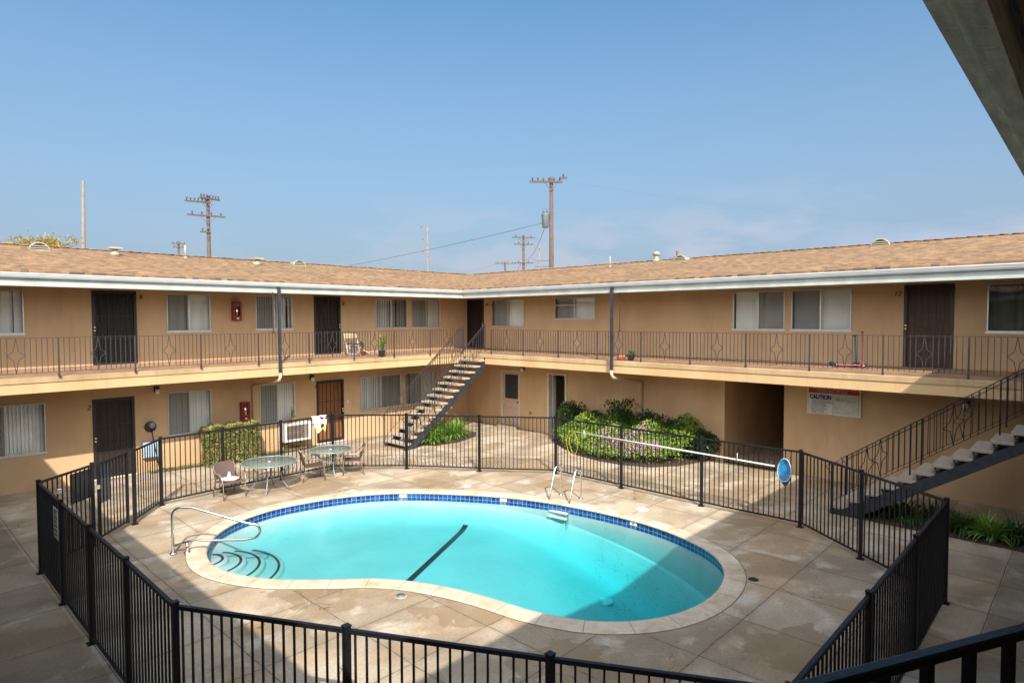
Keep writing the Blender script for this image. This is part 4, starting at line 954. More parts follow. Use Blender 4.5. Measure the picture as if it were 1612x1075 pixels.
for k,tx in enumerate(('IN AN EMERGENCY','DIAL 911')): sign_text(tx,0.035,4.92,2.16-k*0.05,'grey_metal',0.7)
for k,tx in enumerate(('POLICE','FIRE')): sign_text(tx,0.04,4.76-k*0.13,2.10,'sign_red' if k==0 else 'grey_metal',0.6)
b=MB(); b.box(17.6485,17.6515,5.125,5.135,1.74,2.27); b.box(17.6485,17.6515,4.515,4.53,1.75,2.26); b.build('divider',M['grey_metal'],sg2)

# pool skimmer net hung on the fence
nt=thing('pool_skimmer_net','blue leaf skimmer net on a long white pole hung along the right fence','skimmer net',(13.1,7.5,1.2))
xs=13.12
b=MB(); b.tube([(xs,10.05,1.27),(xs,4.92,1.20)],0.016,10); b.build('pole',M['white'],nt)
b=MB(); b.tube([(xs+.03,9.3,1.225),(xs+.03,6.4,1.20)],0.014,8); b.build('inner_pole',M['alu'],nt)
c=Vector((xs-0.01,4.72,1.15)); loop=[]
for i in range(25):
    t=2*math.pi*i/24; yy=0.135*math.cos(t)*(1-0.12*math.sin(t)); zz=0.235*math.sin(t); loop.append(c+Vector((0.03*math.sin(t),yy,zz)))
b=MB(); b.tube(loop,0.011,7,cap=False); b.build('hoop',M['blue_plastic'],nt)
b=MB(); n=24; rows=[]
for k,(s_,dx_,dz_) in enumerate(((1,0,0),(0.94,0.04,-0.05),(0.80,0.05,-0.12),(0.60,0.045,-0.19),(0.05,0.04,-0.20))):
    rows+= [c+Vector((dx_,(p.y-c.y)*s_,(p.z-c.z)*s_+dz_)) for p in loop[:-1]]
b.add(rows,[(k*n+i,k*n+(i+1)%n,(k+1)*n+(i+1)%n,(k+1)*n+i) for k in range(4) for i in range(n)],smooth=True); b.build('net_bag',M['net'],nt)
for y in (9.85,5.71):
    b=MB(); b.tube([(xs+.02,y,1.20),(xs-.03,y,1.19),(xs-.03,y,1.36)],0.009,6); b.build('hook',M['white'],nt)
hs=thing('yellow_hose','loop of yellow hose hanging on the fence beside the flower bed','hose',(13.1,10.3,1.0))
b=MB(); pts=[(13.12,10.02,1.26)]
for i in range(26):
    t=R(80)+2*math.pi*i/16; pts.append((13.12+0.004*i,10.28-0.20*math.cos(t)*(1-.015*i)+0.0,0.93+0.36*math.sin(t)*(1-.012*i)))
b.tube(pts,0.006,6); b.build('coil',M['hose'],hs)
# towel over the back fence
tw=MB(); n=12; T0,T1=8.62,9.08; rows=[]
for j,(zz,yo) in enumerate(((1.16,-.045),(1.25,-.05),(1.40,-.045),(1.52,-.04),(1.585,-.02),(1.592,0.0),(1.585,.025),(1.45,.045),(1.33,.05))):
    for i in range(n+1):
        u=i/n; sh=0.10*(1-u if zz<1.3 and yo<0 else 0); 
        rows.append((T0+(T1-T0)*u+ (0.11*(1-u)-0.06*u)*(1.585-zz)/0.43*(1 if yo<0 else .5),15.905+yo+0.012*math.sin(u*9+zz*5),zz-(0.05*math.sin(u*7) if j in(0,8) else 0)))
tw.add(rows,[(j*(n+1)+i,j*(n+1)+i+1,(j+1)*(n+1)+i+1,(j+1)*(n+1)+i) for j in range(8) for i in range(n)],smooth=True)
def towelmat():
    m,n_,l,p=newmat('patterned_towel'); P=n_.new('ShaderNodeNewGeometry').outputs['Position']; v=n_.new('ShaderNodeTexVoronoi'); v.inputs['Scale'].default_value=9
    l.new(P,v.inputs['Vector']); s=n_.new('ShaderNodeSeparateColor'); l.new(v.outputs['Color'],s.inputs[0])
    r=ramp(n_,[(0.0,(0.02,0.02,0.02)),(0.22,(0.03,0.03,0.03)),(0.23,(0.8,0.8,0.78)),(0.72,(0.8,0.8,0.78)),(0.73,(0.55,0.50,0.12)),(0.86,(0.5,0.45,0.1)),(0.87,(0.55,0.2,0.25))]); r.color_ramp.interpolation='CONSTANT'
    l.new(s.outputs[0],r.inputs[0]); l.new(r.outputs[0],p.inputs['Base Color']); p.inputs['Roughness'].default_value=0.95; return m
M['towel']=towelmat()
tag(tw.build('towel',M['towel']),'white towel with black and yellow pattern draped over the back fence','towel')

# ---------------------------------------------------------------- patio furniture
def chair():
    t=thing('patio_chair','brown woven patio chair','chair',group='brown woven patio chairs')
    W=0.27
    for s in (-1,1):
        b=MB(); b.tube([(s*W,-0.27,0.0),(s*W,-0.25,0.42),(s*(W+.02),-0.22,0.60),(s*(W+.02),-0.10,0.66),(s*(W+.01),0.10,0.655),(s*W,0.22,0.74),(s*(W-.03),0.29,0.86)],0.014,8)
        b.build('front_leg',M['chair_frame'],t,local=True)
        b=MB(); b.tube([(s*(W-.02),0.30,0.0),(s*(W-.02),0.20,0.40),(s*(W-.02),-0.22,0.43)],0.014,8); b.build('rear_leg',M['chair_frame'],t,local=True)
    b=MB(); n=6; vs=[]
    prof=[(-0.27,0.425),(-0.24,0.45),(-0.05,0.435),(0.15,0.425),(0.20,0.44)]
    for y,z in prof: vs+=[(-W+.01,y,z),(W-.01,y,z),(W-.01,y,z-.025),(-W+.01,y,z-.025)]
    for k in range(len(prof)-1): b.add(vs[4*k:4*k+8],[(0,1,5,4),(1,2,6,5),(2,3,7,6),(3,0,4,7)])
    b.add(vs[:4],[(0,3,2,1)]); b.add(vs[-4:],[(0,1,2,3)]); b.build('seat',M['wicker'],t,local=True)
    b=MB(); rows=[]
    for k in range(7):
        u=k/6; z=0.46+0.42*u; y=0.19+0.115*u
        for i in range(7):
            v=i/6*2-1; rows.append((v*(W-.015)*(1+.04*u),y+0.03*(1-v*v),z+0.02*(1-v*v)*u))
    m_=len(rows); back=[(x,y+0.022,z) for x,y,z in rows]
    f=[(k*7+i,k*7+i+1,(k+1)*7+i+1,(k+1)*7+i) for k in range(6) for i in range(6)]
    f2=[tuple(m_+q for q in ff[::-1]) for ff in f]; ed=[]
    for i in range(6): ed+=[(i,m_+i,m_+i+1,i+1),(42+i,43+i,m_+43+i,m_+42+i)]
    for k in range(6): ed+=[(k*7,(k+1)*7,m_+(k+1)*7,m_+k*7),(k*7+6,m_+k*7+6,m_+(k+1)*7+6,(k+1)*7+6)]
    b.add(rows+back,f+f2+ed); b.build('backrest',M['wicker'],t,local=True)
    return t
ch=chair(); CH=[((6.12,15.32),R(4),'brown woven patio chair with a white plate on its seat, leftmost of the patio chairs'),
    ((8.30,15.30),R(72),'brown woven patio chair between the two glass tables'),((9.42,15.12),R(-120),'brown woven patio chair to the right of the smaller glass table')]
for i,(p,a,lb) in enumerate(CH):
    o=ch if i==0 else copy_tree(ch); o.scale=(1,1,.90); o.location=(p[0],p[1],0); o.rotation_euler=(0,0,a); o['label']=lb
pl=thing('serving_dish','white oval dish with a small white bottle on the left patio chair','dish',(6.10,15.24,0.408))
b=MB(); b.lathe((6.10,15.24,0.408),[(0.16,0),(0.20,0.045),(0.205,0.05),(0.19,0.05),(0.15,0.02)],24); b.build('plate',M['cloth_white'],pl)
b=MB(); b.lathe((6.12,15.32,0.43),[(0.04,0),(0.042,0.10),(0.02,0.13),(0.025,0.17)],14); b.build('bottle',M['cloth_white'],pl)
def table(loc,r,label,rz):
    t=thing('patio_table',label,'table',(*loc,0),rz,'round glass patio tables')
    b=MB(); b.lathe((0,0,0.72),[(r-.02,0),(r-.02,0.008)],40); b.build('glass_top',M['table_glass'],t,local=True)
    b=MB(); b.tube([(r*math.cos(2*math.pi*i/40),r*math.sin(2*math.pi*i/40),0.722) for i in range(41)],0.018,8,cap=False); b.build('rim',M['grey_metal'],t,local=True)
    b=MB(); b.lathe((0,0,0.70),[(0.035,0),(0.035,0.035)],14); b.build('parasol_collar',M['white'],t,local=True)
    for k in range(4):
        a=R(45+90*k); c,s=math.cos(a),math.sin(a); b=MB()
        b.tube([(c*(r-.04),s*(r-.04),0.70),(c*r*.60,s*r*.60,0.60),(c*r*.42,s*r*.42,0.42),(c*r*.48,s*r*.48,0.22),(c*r*.66,s*r*.66,0.07),(c*(r*.80),s*(r*.80),0.0)],0.016,8); b.build('leg',M['grey_metal'],t,local=True)
    b=MB(); b.tube([(r*.40*math.cos(2*math.pi*i/24),r*.40*math.sin(2*math.pi*i/24),0.40) for i in range(25)],0.010,6,cap=False); b.build('stretcher_ring',M['grey_metal'],t,local=True)
table((7.03,15.12),0.66,'larger round glass topped patio table beside the leftmost patio chair',R(10)); table((8.86,15.32),0.56,'smaller round glass topped patio table in front of the doorway with the towel',R(30))

# ---------------------------------------------------------------- wall fittings
def on_wall(side,u,z): return ((u,19.5,z),0) if side=='L' else ((17.7,u,z),-math.pi/2)
def lamp(side,u,z,label):
    l_,rz=on_wall(side,u,z); t=thing('wall_lamp',label,'wall lamp',l_,rz,'wall lamps under the balcony')
    b=MB(); b.box(-.06,.06,-.03,-0.001,-.06,.10); b.box(-.05,.05,-.14,-.03,.02,.10); b.build('bracket',M['door_iron'],t,local=True,bevel=0.004)
    b=MB(); b.lathe((0.0,-0.11,-0.10),[(0.045,0.0),(0.055,0.02),(0.055,0.13)],16); b.build('glass_shade',M['blind'],t,local=True)
lamp('L',5.80,2.30,'wall lamp with pale glass beside the lower left brown door')
lamp('L',10.58,2.30,'wall lamp with pale glass to the left of the orange brown door')
lamp('R',16.22,2.36,'wall lamp with pale glass between the pink door and the laundry doorway')
lamp('R',2.28,2.28,'wall lamp with pale glass in the shade above the right staircase')
def ext(u,z,label):
    t=thing('fire_extinguisher_cabinet',label,'fire extinguisher',(u,19.5,z),0,'red extinguisher cabinets')
    b=MB(); w,h=.13,.29
    b.box(-w,w,-.02,-0.001,-h,h); b.box(-w,-w+.05,-.17,-.02,-h,h); b.box(w-.05,w,-.17,-.02,-h,h); b.box(-w+.05,w-.05,-.17,-.02,h-.05,h); b.box(-w+.05,w-.05,-.17,-.02,-h,-h+.14)
    b.build('cabinet',M['red'],t,local=True,bevel=0.004)
    q=MB(); q.lathe((0,-.09,-h+.14),[(0.045,0),(0.055,.02),(0.055,.24),(0.02,.30)],14); q.build('extinguisher',M['steel'],t,local=True)
    q=MB(); q.add([(-w+.05,-.165,-h+.14),(w-.05,-.165,-h+.14),(w-.05,-.165,h-.05),(-w+.05,-.165,h-.05)],[(0,1,2,3)]); q.build('glass_door',M['glass'],t,local=True)
    q=MB(); q.box(-.035,.035,-.172,-.17,-h+.04,-h+.09); q.build('handle_plate',M['white'],t,local=True)
ext(8.08,4.55,'red fire extinguisher cabinet on the upstairs wall between two windows')
ext(8.28,1.43,'red fire extinguisher cabinet on the ground floor wall above the hedge')
# downspouts: dark square post down from the gutter, pale elbow, then tan pipe down the wall
def downspout(side,u,uw,label):
    t=thing('downspout',label,'downspout',(u,17.5,0) if side=='L' else (15.7,u,0),0,'downspouts')
    f=(lambda a,o,z:Vector((a,17.44+o,z))) if side=='L' else (lambda a,o,z:Vector((15.64+o,a,z)))
    b=MB(); b.bar(f(u,0.06,2.70),f(u,0.06,5.24),0.078,0.07,(1,0,0)); b.build('post_pipe',M['stringer'],t)
    b=MB(); b.tube([f(u,0.06,2.72),f(u,0.06,2.60),f(u,0.13,2.50),f(u,0.30,2.46)],0.045,10); b.build('elbow',M['cream_pipe'],t)
    b=MB(); b.tube([f(u,0.30,2.46),f(uw,1.90,2.24),f(uw,1.99,2.18),f(uw,2.0,2.05),f(uw,2.0,0.05)],0.035,10); b.build('wall_pipe',M['tan_pipe'],t)
downspout('L',8.52,8.55,'dark square downspout at the left balcony with a cream elbow under the slab')
downspout('R',10.78,10.92,'dark square downspout at the right balcony with a cream elbow above the flower bed')
for side,u,lb in (('L',8.36,'thin dark iron strut from the left railing up to the eaves'),('R',10.62,'thin dark iron strut from the right railing up to the eaves')):
    b=MB(); p=Vector((u,EY,3.89)) if side=='L' else Vector((EX,u,3.89)); b.bar(p,p+Vector((0,0,1.2)),0.022,0.022,(1,0,0)); b.bar(p,p+Vector((0,0,0.05)),0.04,0.04,(1,0,0)); tag(b.build('iron_strut',M['rail_iron']),lb,'strut')
ac=thing('air_conditioner','cream window air conditioner set low in the wall beside the orange brown door','air conditioner',(9.85,19.5,0.4))
b=MB(); b.box(9.42,10.30,19.12,19.55,0.33,0.88); b.build('case',M['dark'],ac)
b=MB()
for a in ((9.40,10.32,0.31,0.38),(9.40,10.32,0.83,0.90)): b.box(a[0],a[1],19.08,19.50,a[2],a[3])
for a in ((9.40,9.48),(10.24,10.32)): b.box(a[0],a[1],19.08,19.13,0.38,0.83)
b.box(9.40,9.44,19.13,19.5,.38,.83); b.box(10.28,10.32,19.13,19.5,.38,.83)
b.build('housing',M['white'],ac,bevel=0.004)
M['grille']=mat('grille',(0.22,0.17,0.15),0.5,var=0.2)
b=MB()
for i in range(14): z=0.40+i*0.03; b.box(9.50,10.02,19.10,19.118,z,z+0.014)
for i in range(3): b.box(9.50,10.02,19.095,19.1,0.40+i*.2,0.415+i*.2)
b.build('grille',M['grille'],ac)
b=MB(); b.box(10.04,10.23,19.10,19.118,0.40,0.82); b.build('control_panel',M['grille'],ac)
b=MB(); b.tube([(9.55,19.3,.31),(9.65,19.35,.15),(10.1,19.42,.05)],0.012,6); b.build('drain_tube',M['dark'],ac)
# garden hose reel, electric box and mat near the lower left door
hrl=thing('hose_bracket','round dark hose bracket with a hanging hose on the wall beside the lower left door','hose bracket',(5.62,19.45,1.28))
b=MB(); b.lathe((0,0,0),[(0.12,-.03),(0.15,0),(0.15,.02),(0.1,.03)],18); o=b.build('bracket_disc',M['door_iron'],hrl,local=True); o.rotation_euler=(R(90),0,0)
b=MB(); b.lathe((0,0,0),[(0.07,0),(0.09,.05),(0.05,.09)],16); o=b.build('cap',M['grey_metal'],hrl,local=True); o.rotation_euler=(R(90),0,0); o.location=(0.02,-.03,.05)
b=MB(); b.tube([(5.62,19.36,1.22),(5.66,19.34,0.9),(5.72,19.36,0.5),(5.80,19.38,0.12),(5.95,19.36,0.03),(6.15,19.33,0.03)],0.016,8); b.build('hanging_hose',M['door_iron'],hrl)
bx=thing('utility_box','pale blue utility box fixed low on the wall beside the lower left door','utility box',(5.45,19.45,0.7))
b=MB(); b.box(5.40,5.78,19.36,19.499,0.42,0.86); b.build('box_body',M['blue_plastic'],bx,bevel=0.01)
b=MB(); b.box(5.42,5.76,19.35,19.36,0.44,0.84); b.build('lid',M['blue_plastic'],bx,bevel=0.004)
b=MB(); b.box(4.30,5.75,18.60,19.10,0.004,0.018); tag(b.build('door_mat',M['rug']),'faded pinkish door mat in front of the lower left brown door','door mat')
b=MB(); b.box(10.85,11.75,18.95,19.35,0.004,0.02); tag(b.build('door_mat',M['rug']),'worn mat on the step before the orange brown door','door mat')
sp=thing('garden_tap','small brass garden tap on the wall left of the laundry doorway','tap',(17.68,15.8,0.65))
b=MB(); b.tube([(17.70,15.84,.68),(17.60,15.84,.68),(17.58,15.84,.62)],0.018,8); b.build('spout',M['terracotta'],sp)
b=MB(); b.lathe((17.62,15.84,.70),[(0.01,0),(0.01,.03),(0.035,.035),(0.035,.045)],12); b.build('handle',M['red'],sp)

# ---------------------------------------------------------------- things on the balconies
def leafquad(b,p,d,up_,l,w,fold=0.25):
    d=d.normalized(); s=d.cross(up_); 
    if s.length<1e-3: s=d.cross(Vector((1,0,0)))
    s.normalize(); n_=s.cross(d)
    a=p; m1=p+d*l*0.45+s*w/2+n_*w*fold; m2=p+d*l*0.45-s*w/2+n_*w*fold; e=p+d*l; c=p+d*l*0.5
    b.add([a,m1,e,m2,c],[(0,1,4),(1,2,4),(2,3,4),(3,0,4)])
def rv(r,zb=0.0):
    v=Vector((r.gauss(0,1),r.gauss(0,1),r.gauss(0,1)+zb)); return v.normalized()
def potted(loc,rad,h,label,pm,lm,n,spread,leafl,group=None,seed=1):
    r=random.Random(seed); t=thing('potted_plant',label,'potted plant',loc,0,group)
    b=MB(); b.lathe((0,0,0),[(rad*.7,0),(rad,h*.9),(rad*1.1,h*.9),(rad*1.1,h),(rad*.9,h),(rad*.85,h*.85)],18); b.build('pot',M[pm],t,local=True)
    s=MB(); f=MB()
    for i in range(max(4,n//14)):
        d=rv(r,1.6); d.z=abs(d.z); p=Vector((0,0,h*.8)); q=p+Vector((d.x*spread,d.y*spread,d.z*spread*1.3)); s.tube([p,(p+q)/2+Vector((0,0,.03)),q],0.006,5)
        for k in range(14):
            u=r.uniform(.35,1.05); c=p+(q-p)*u; leafquad(f,c,rv(r,.7)+d*.5,Vector((0,0,1)),leafl*r.uniform(.7,1.2),leafl*.42)
    s.build('stem',M['stem'],t,local=True); f.build('foliage',M[lm],t,local=True); return t
potted((12.32,17.86,3.0),0.13,0.24,'leafy bright green plant in a dark pot on the left balcony','glazed_green','leaf_bright',110,0.36,0.14,seed=3)
potted((12.02,18.55,3.04),0.10,0.15,'small dark potted plant next to the white folding chair','terracotta','leaf_dark',50,0.24,0.12,seed=4)
potted((15.98+.22,10.42,3.0),0.12,0.20,'small succulent in a green pot by the right railing','glazed_green','leaf_bright',40,0.12,0.10,seed=5)
potted((9.75,19.28,0.90),0.09,0.14,'small sprouting plant in a terracotta pot on the air conditioner','terracotta','leaf_bright',24,0.25,0.08,seed=6)
b=MB(); b.lathe((16.12,10.72,3.0),[(0.10,0.0),(0.14,.10),(0.14,.16),(0.10,.16)],16); tag(b.build('clay_bowl',M['terracotta']),'dark clay bowl beside the small succulent at the right railing','bowl')
fc=thing('folding_chair','metal folding chair with a dark seat pad on the left balcony','chair',(11.62,18.6,3.05),R(-12)); fc.scale=(.95,.95,.86)
b=MB()
for s in (-.22,.22): b.tube([(s,-.25,0),(s,.20,.85)],0.012,6); b.tube([(s*.9,.28,0),(s*.9,-.2,.46)],0.012,6)
b.tube([(-.22,.20,.85),(.22,.20,.85)],0.012,6); b.tube([(-.22,-.22,.06),(.22,-.22,.06)],0.01,6); b.build('frame',M['white'],fc,local=True)
b=MB(); b.box(-.21,.21,-.22,.20,.44,.475); b.build('seat',M['door_iron'],fc,local=True,bevel=.01)
b=MB(); b.box(-.21,.21,.145,.165,.68,.84); b.build('backrest',M['tan_pipe'],fc,local=True,bevel=.005)
st_=thing('toy_slide','small white plastic stool with a sloping board beside the folding chair','stool',(12.0,18.9,3.06))
b=MB(); b.add([(-.25,-.12,.34),(-.1,-.12,.34),(.42,-.12,.04),(.42,.12,.04),(-.1,.12,.34),(-.25,.12,.34),(-.25,-.12,.31),(-.1,-.12,.31),(.42,-.12,.01),(.42,.12,.01),(-.1,.12,.31),(-.25,.12,.31)],[(0,1,4,5),(1,2,3,4),(6,11,10,7),(7,10,9,8),(0,6,7,1),(1,7,8,2),(2,8,9,3),(3,9,10,4),(4,10,11,5),(5,11,6,0)]); b.build('board',M['white'],st_,local=True)
for x in (-.22,-.12):
    for y in (-.1,.1):
        b=MB(); b.bar((x,y,0),(x,y,.31),.03,.03,(1,0,0)); b.build('leg',M['white'],st_,local=True)
def scooter(loc,rz,lab,m1,h):
    t=thing('kick_scooter',lab,'scooter',loc,rz,'kick scooters')
    b=MB(); b.box(-.30,.20,-.05,.05,.055,.075); b.build('deck',M[m1],t,local=True,bevel=.008)
    b=MB(); b.tube([(.20,0,.07),(.26,0,.12),(.23,0,h)],0.024,8); b.build('steering_column',M[m1],t,local=True)
    b=MB(); b.tube([(.23,-.14,h),(.23,.14,h)],0.014,8); b.build('handlebar',M['dark'],t,local=True)
    for x,y in ((.27,-.07),(.27,.07),(-.32,0)):
        b=MB(); b.tube([(x,y-.013,.055),(x,y+.013,.055)],.055,16); w=b.build('wheel',M['dark'],t,local=True)
        b=MB(); b.tube([(x,y-.016,.055),(x,y+.016,.055)],.028,12); b.build('hub',M[m1],w,local=True)
scooter((16.95,4.52,3.055),R(-82),'pink kick scooter leaning by the right balcony railing near the upstairs brown door','pink',0.88)
scooter((17.25,4.75,3.06),R(-95),'smaller teal kick scooter behind the pink one on the right balcony','teal',0.78)

# ---------------------------------------------------------------- plants
def clump(loc,n,L,label,mt,seed,group):
    r=random.Random(seed); t=thing('strap_leaf_plant',label,'plant',loc,0,group); b=MB()
    for i in range(n):
        a=r.uniform(0,2*math.pi); lean=r.uniform(.25,1.15); l=L*r.uniform(.6,1.1); c=Vector((math.cos(a),math.sin(a),0)); s=Vector((-c.y,c.x,0)); w=r.uniform(.010,.019)
        o=Vector((r.uniform(-.10,.10),r.uniform(-.10,.10),0)); pts=[]
        ang=math.pi/2-lean*.35; p=o.copy(); N=6
        for k in range(N+1):
            pts.append(p.copy()); ang-=lean*0.30; p=p+(c*math.cos(ang)+Vector((0,0,math.sin(ang))))*l/N
            if p.z<0.02: p.z=0.02
        vs=[]
        for k,q in enumerate(pts): ww=w*(1-.0*k) if k<N-1 else w*(1-(k-N+2)*.48); vs+=[q-s*ww,q+s*ww]
        b.add(vs,[(2*k,2*k+1,2*k+3,2*k+2) for k in range(N)],smooth=True)
    b.build('foliage',M[mt],t,local=True); return t
b=MB(); b.prism([(13.0,16.9),(13.3,16.35),(14.2,16.15),(15.4,16.5),(16.0,17.1),(15.9,17.9),(14.0,18.0),(13.0,17.6)],0.004,0.02); o=b.build('flower_bed_soil',M['soil'],kind='structure')
C1=[(13.05,16.95,'leftmost small'),(13.50,16.62,'dense round'),(14.05,16.90,'tall upright'),(14.50,16.75,'bright spreading'),(14.95,17.00,'rightmost bright'),(14.2,17.35,'shaded rear')]
for i,(x,y,w_) in enumerate(C1): clump((x,y,0.02),260 if i else 150,0.78 if i else .50,w_+' strap leaved plant growing beneath the sunlit staircase',('leaf_strap'),20+i,'strap leaved plants under the back staircase')
b=MB(); b.prism([(14.6,3.85),(15.7,3.9),(15.8,0.7),(14.55,0.7)],0.004,0.02); b.build('flower_bed_soil',M['soil'],kind='structure')
C2=[(15.25,3.45,'leftmost dark','behind the fence corner'),(15.05,2.95,'bushy dark','under the lower steps'),(15.2,2.45,'wide drooping','behind fence pickets'),(14.98,1.95,'green','just right of the fence corner'),(14.9,1.50,'large bright arching','right of the fence'),(15.05,1.10,'rightmost arching','near the shaded paving edge')]
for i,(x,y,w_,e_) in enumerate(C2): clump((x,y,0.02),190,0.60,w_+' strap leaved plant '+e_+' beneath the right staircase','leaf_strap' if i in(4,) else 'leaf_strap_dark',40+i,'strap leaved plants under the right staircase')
# flower bed along the right wing
def inpoly(x,y,P):
    c=False; j=len(P)-1
    for i in range(len(P)):
        if ((P[i][1]>y)!=(P[j][1]>y)) and x<(P[j][0]-P[i][0])*(y-P[i][1])/(P[j][1]-P[i][1])+P[i][0]: c=not c
        j=i
    return c
BED=[(17.65,14.0),(16.75,14.0),(16.0,12.95),(15.45,11.9),(15.25,10.9),(15.3,10.1),(15.65,9.35),(16.3,8.85),(17.65,8.55)]
b=MB(); b.prism(BED,0.004,0.05); b.build('flower_bed_soil',M['soil'],kind='structure')
def hgt(x,y):
    e=min(1.0,max(0.0,(min(math.hypot(x-(a[0]+(c[0]-a[0])*k/8),y-(a[1]+(c[1]-a[1])*k/8)) for a,c in zip(BED[1:-2],BED[2:-1]) for k in range(9)))/0.55))
    base=0.30+0.62*max(0,(x-15.3)/2.3); return (0.18+base*e**0.5)*(1+0.16*math.sin(x*4.1+y*2.7)+0.13*math.sin(y*5.3-x*2))
r=random.Random(11)
gc=thing('flowering_ground_cover','mounded bright green ground cover with pink flowers in the bed along the right wall','flowering shrub',(16.4,11.3,0.05))
f=MB(); fl_=MB(); cnt=0
while cnt<15000:
    x,y=r.uniform(15.2,17.5),r.uniform(8.6,14.0)
    if not inpoly(x,y,BED): continue
    cnt+=1; h=hgt(x,y); z=h*(1-abs(r.gauss(0,0.16))) if r.random()<.85 else r.uniform(.05,h)
    d=rv(r,.7); leafquad(f,Vector((x,y,max(.06,z)+r.uniform(0,.05))),d,Vector((0,0,1)),r.uniform(.06,.11),r.uniform(.035,.055))
f.build('foliage',M['leaf_bright'],gc)
cl=[(15.5+.5*r.random(),r.uniform(9.2,11.6),r.uniform(.12,.3)) for _ in range(26)]+[(r.uniform(15.7,16.6),r.uniform(9.3,11.5),.25) for _ in range(20)]
for (cx,cy,cr_) in cl:
    for _ in range(32):
        x=cx+r.gauss(0,cr_*.5);y=cy+r.gauss(0,cr_*.5)
        if not inpoly(x,y,BED): continue
        z=hgt(x,y)+r.uniform(-.02,.05); s=r.uniform(.014,.027); n_=rv(r,1.0)+Vector((-.5,-.2,0))
        a=n_.cross(Vector((0,0,1))).normalized()*s; c=n_.cross(a).normalized()*s; p=Vector((x,y,z)); fl_.add([p-a,p+c,p+a,p-c],[(0,1,2,3)])
fl_.build('flower_head',M['flower'],gc)
def shrub(name,label,cx,cy,rx,ry,h,n,mt,seed,cat='shrub',group=None,l=0.10,z0=0.05,box=False):
    r=random.Random(seed); t=thing(name,label,cat,(cx,cy,z0),0,group); f=MB(); s=MB()
    blobs=[(r.uniform(-.6,.6)*rx,r.uniform(-.5,.5)*ry,r.uniform(.35,.85)*h,r.uniform(.28,.42)*h) for _ in range(9)]
    for bx_,by_,bz_,br_ in blobs: s.tube([(0,0,0),(bx_*.5,by_*.5,bz_*.5),(bx_,by_,bz_)],[.02,.014,.006],6)
    for i in range(n):
        if box:
            q=r.random(); u,v,w=r.uniform(-1,1),r.uniform(-1,1),r.uniform(0,1)
            if q<.42: v=-1+abs(r.gauss(0,.10))
            elif q<.66: w=1-abs(r.gauss(0,.07))
            elif q<.86: u=(1 if r.random()<.5 else -1)*(1-abs(r.gauss(0,.05)))
            bl=1+.03*math.sin(u*11+w*7)+.02*math.sin(v*9); p=Vector((u*rx*bl,v*ry*bl,w*h*(1+.03*math.sin(u*8))))
            d=Vector((u if abs(u)>.9 else 0,v if abs(v)>.85 else 0,w if w>.9 else 0))+rv(r)*.9
        else:
            bx_,by_,bz_,br_=blobs[i%9]; d=rv(r,.3); p=Vector((bx_,by_,bz_))+d*br_*(1-abs(r.gauss(0,.22))); d=d+rv(r)*.7
            p.z=max(p.z,.04)
        leafquad(f,p,d,Vector((0,0,1)),l*r.uniform(.7,1.2),l*.5)
    s.build('branch',M['bark'],t,local=True); f.build('foliage',M[mt],t,local=True); return t
SH=[(17.15,13.35,.38,.30,1.15,'leftmost dark green shrub by the laundry doorway'),(17.2,12.45,.45,.30,1.0,'low dark green shrub behind the light green bushes'),(17.2,11.45,.50,.32,1.35,'tallest dark green shrub below the right downspout'),(17.2,10.35,.50,.30,1.10,'broad dark green shrub in the middle of the bed'),(17.25,9.35,.34,.26,1.05,'dark green shrub with a sprouting top near the passage'),(17.25,8.55,.36,.26,0.78,'small dark green shrub at the passage corner')]
for i,a in enumerate(SH): shrub('dark_shrub',a[5],a[0],a[1],a[2],a[3]*1.3,a[4],1500,'leaf_dark',60+i,group='dark shrubs against the right wall',l=.12)
shrub('clipped_hedge','clipped rectangular hedge under the lower left windows',7.68,19.02,0.74,0.30,1.08,9500,'leaf_hedge',80,'hedge',l=.085,z0=.03,box=True)
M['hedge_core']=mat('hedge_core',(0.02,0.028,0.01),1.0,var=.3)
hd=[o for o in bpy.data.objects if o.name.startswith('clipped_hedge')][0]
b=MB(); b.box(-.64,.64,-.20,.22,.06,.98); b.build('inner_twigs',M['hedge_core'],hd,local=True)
# weedy strip along the foot of the left wall
b=MB(); b.prism([(5.55,19.18),(6.9,19.0),(8.9,18.9),(10.6,19.05),(10.6,19.49),(5.55,19.49)],0.004,0.014); b.build('weed_strip_soil',M['soil'],kind='structure')
b=MB(); r=random.Random(5)
for i in range(2600):
    x=r.uniform(5.5,10.6); y=19.49-abs(r.gauss(0,.16)); y=max(y,18.85); l=r.uniform(.02,.055); a=r.uniform(0,6.28); w=.006
    b.add([(x-w,y,.01),(x+w,y,.01),(x+math.cos(a)*l*.6,y+math.sin(a)*l*.6,.01+l)],[(0,1,2)])
wd=b.build('wall_foot_weeds',M['leaf_hedge'],kind='stuff'); tag(wd,'thin weeds growing along the foot of the left wall','weeds')

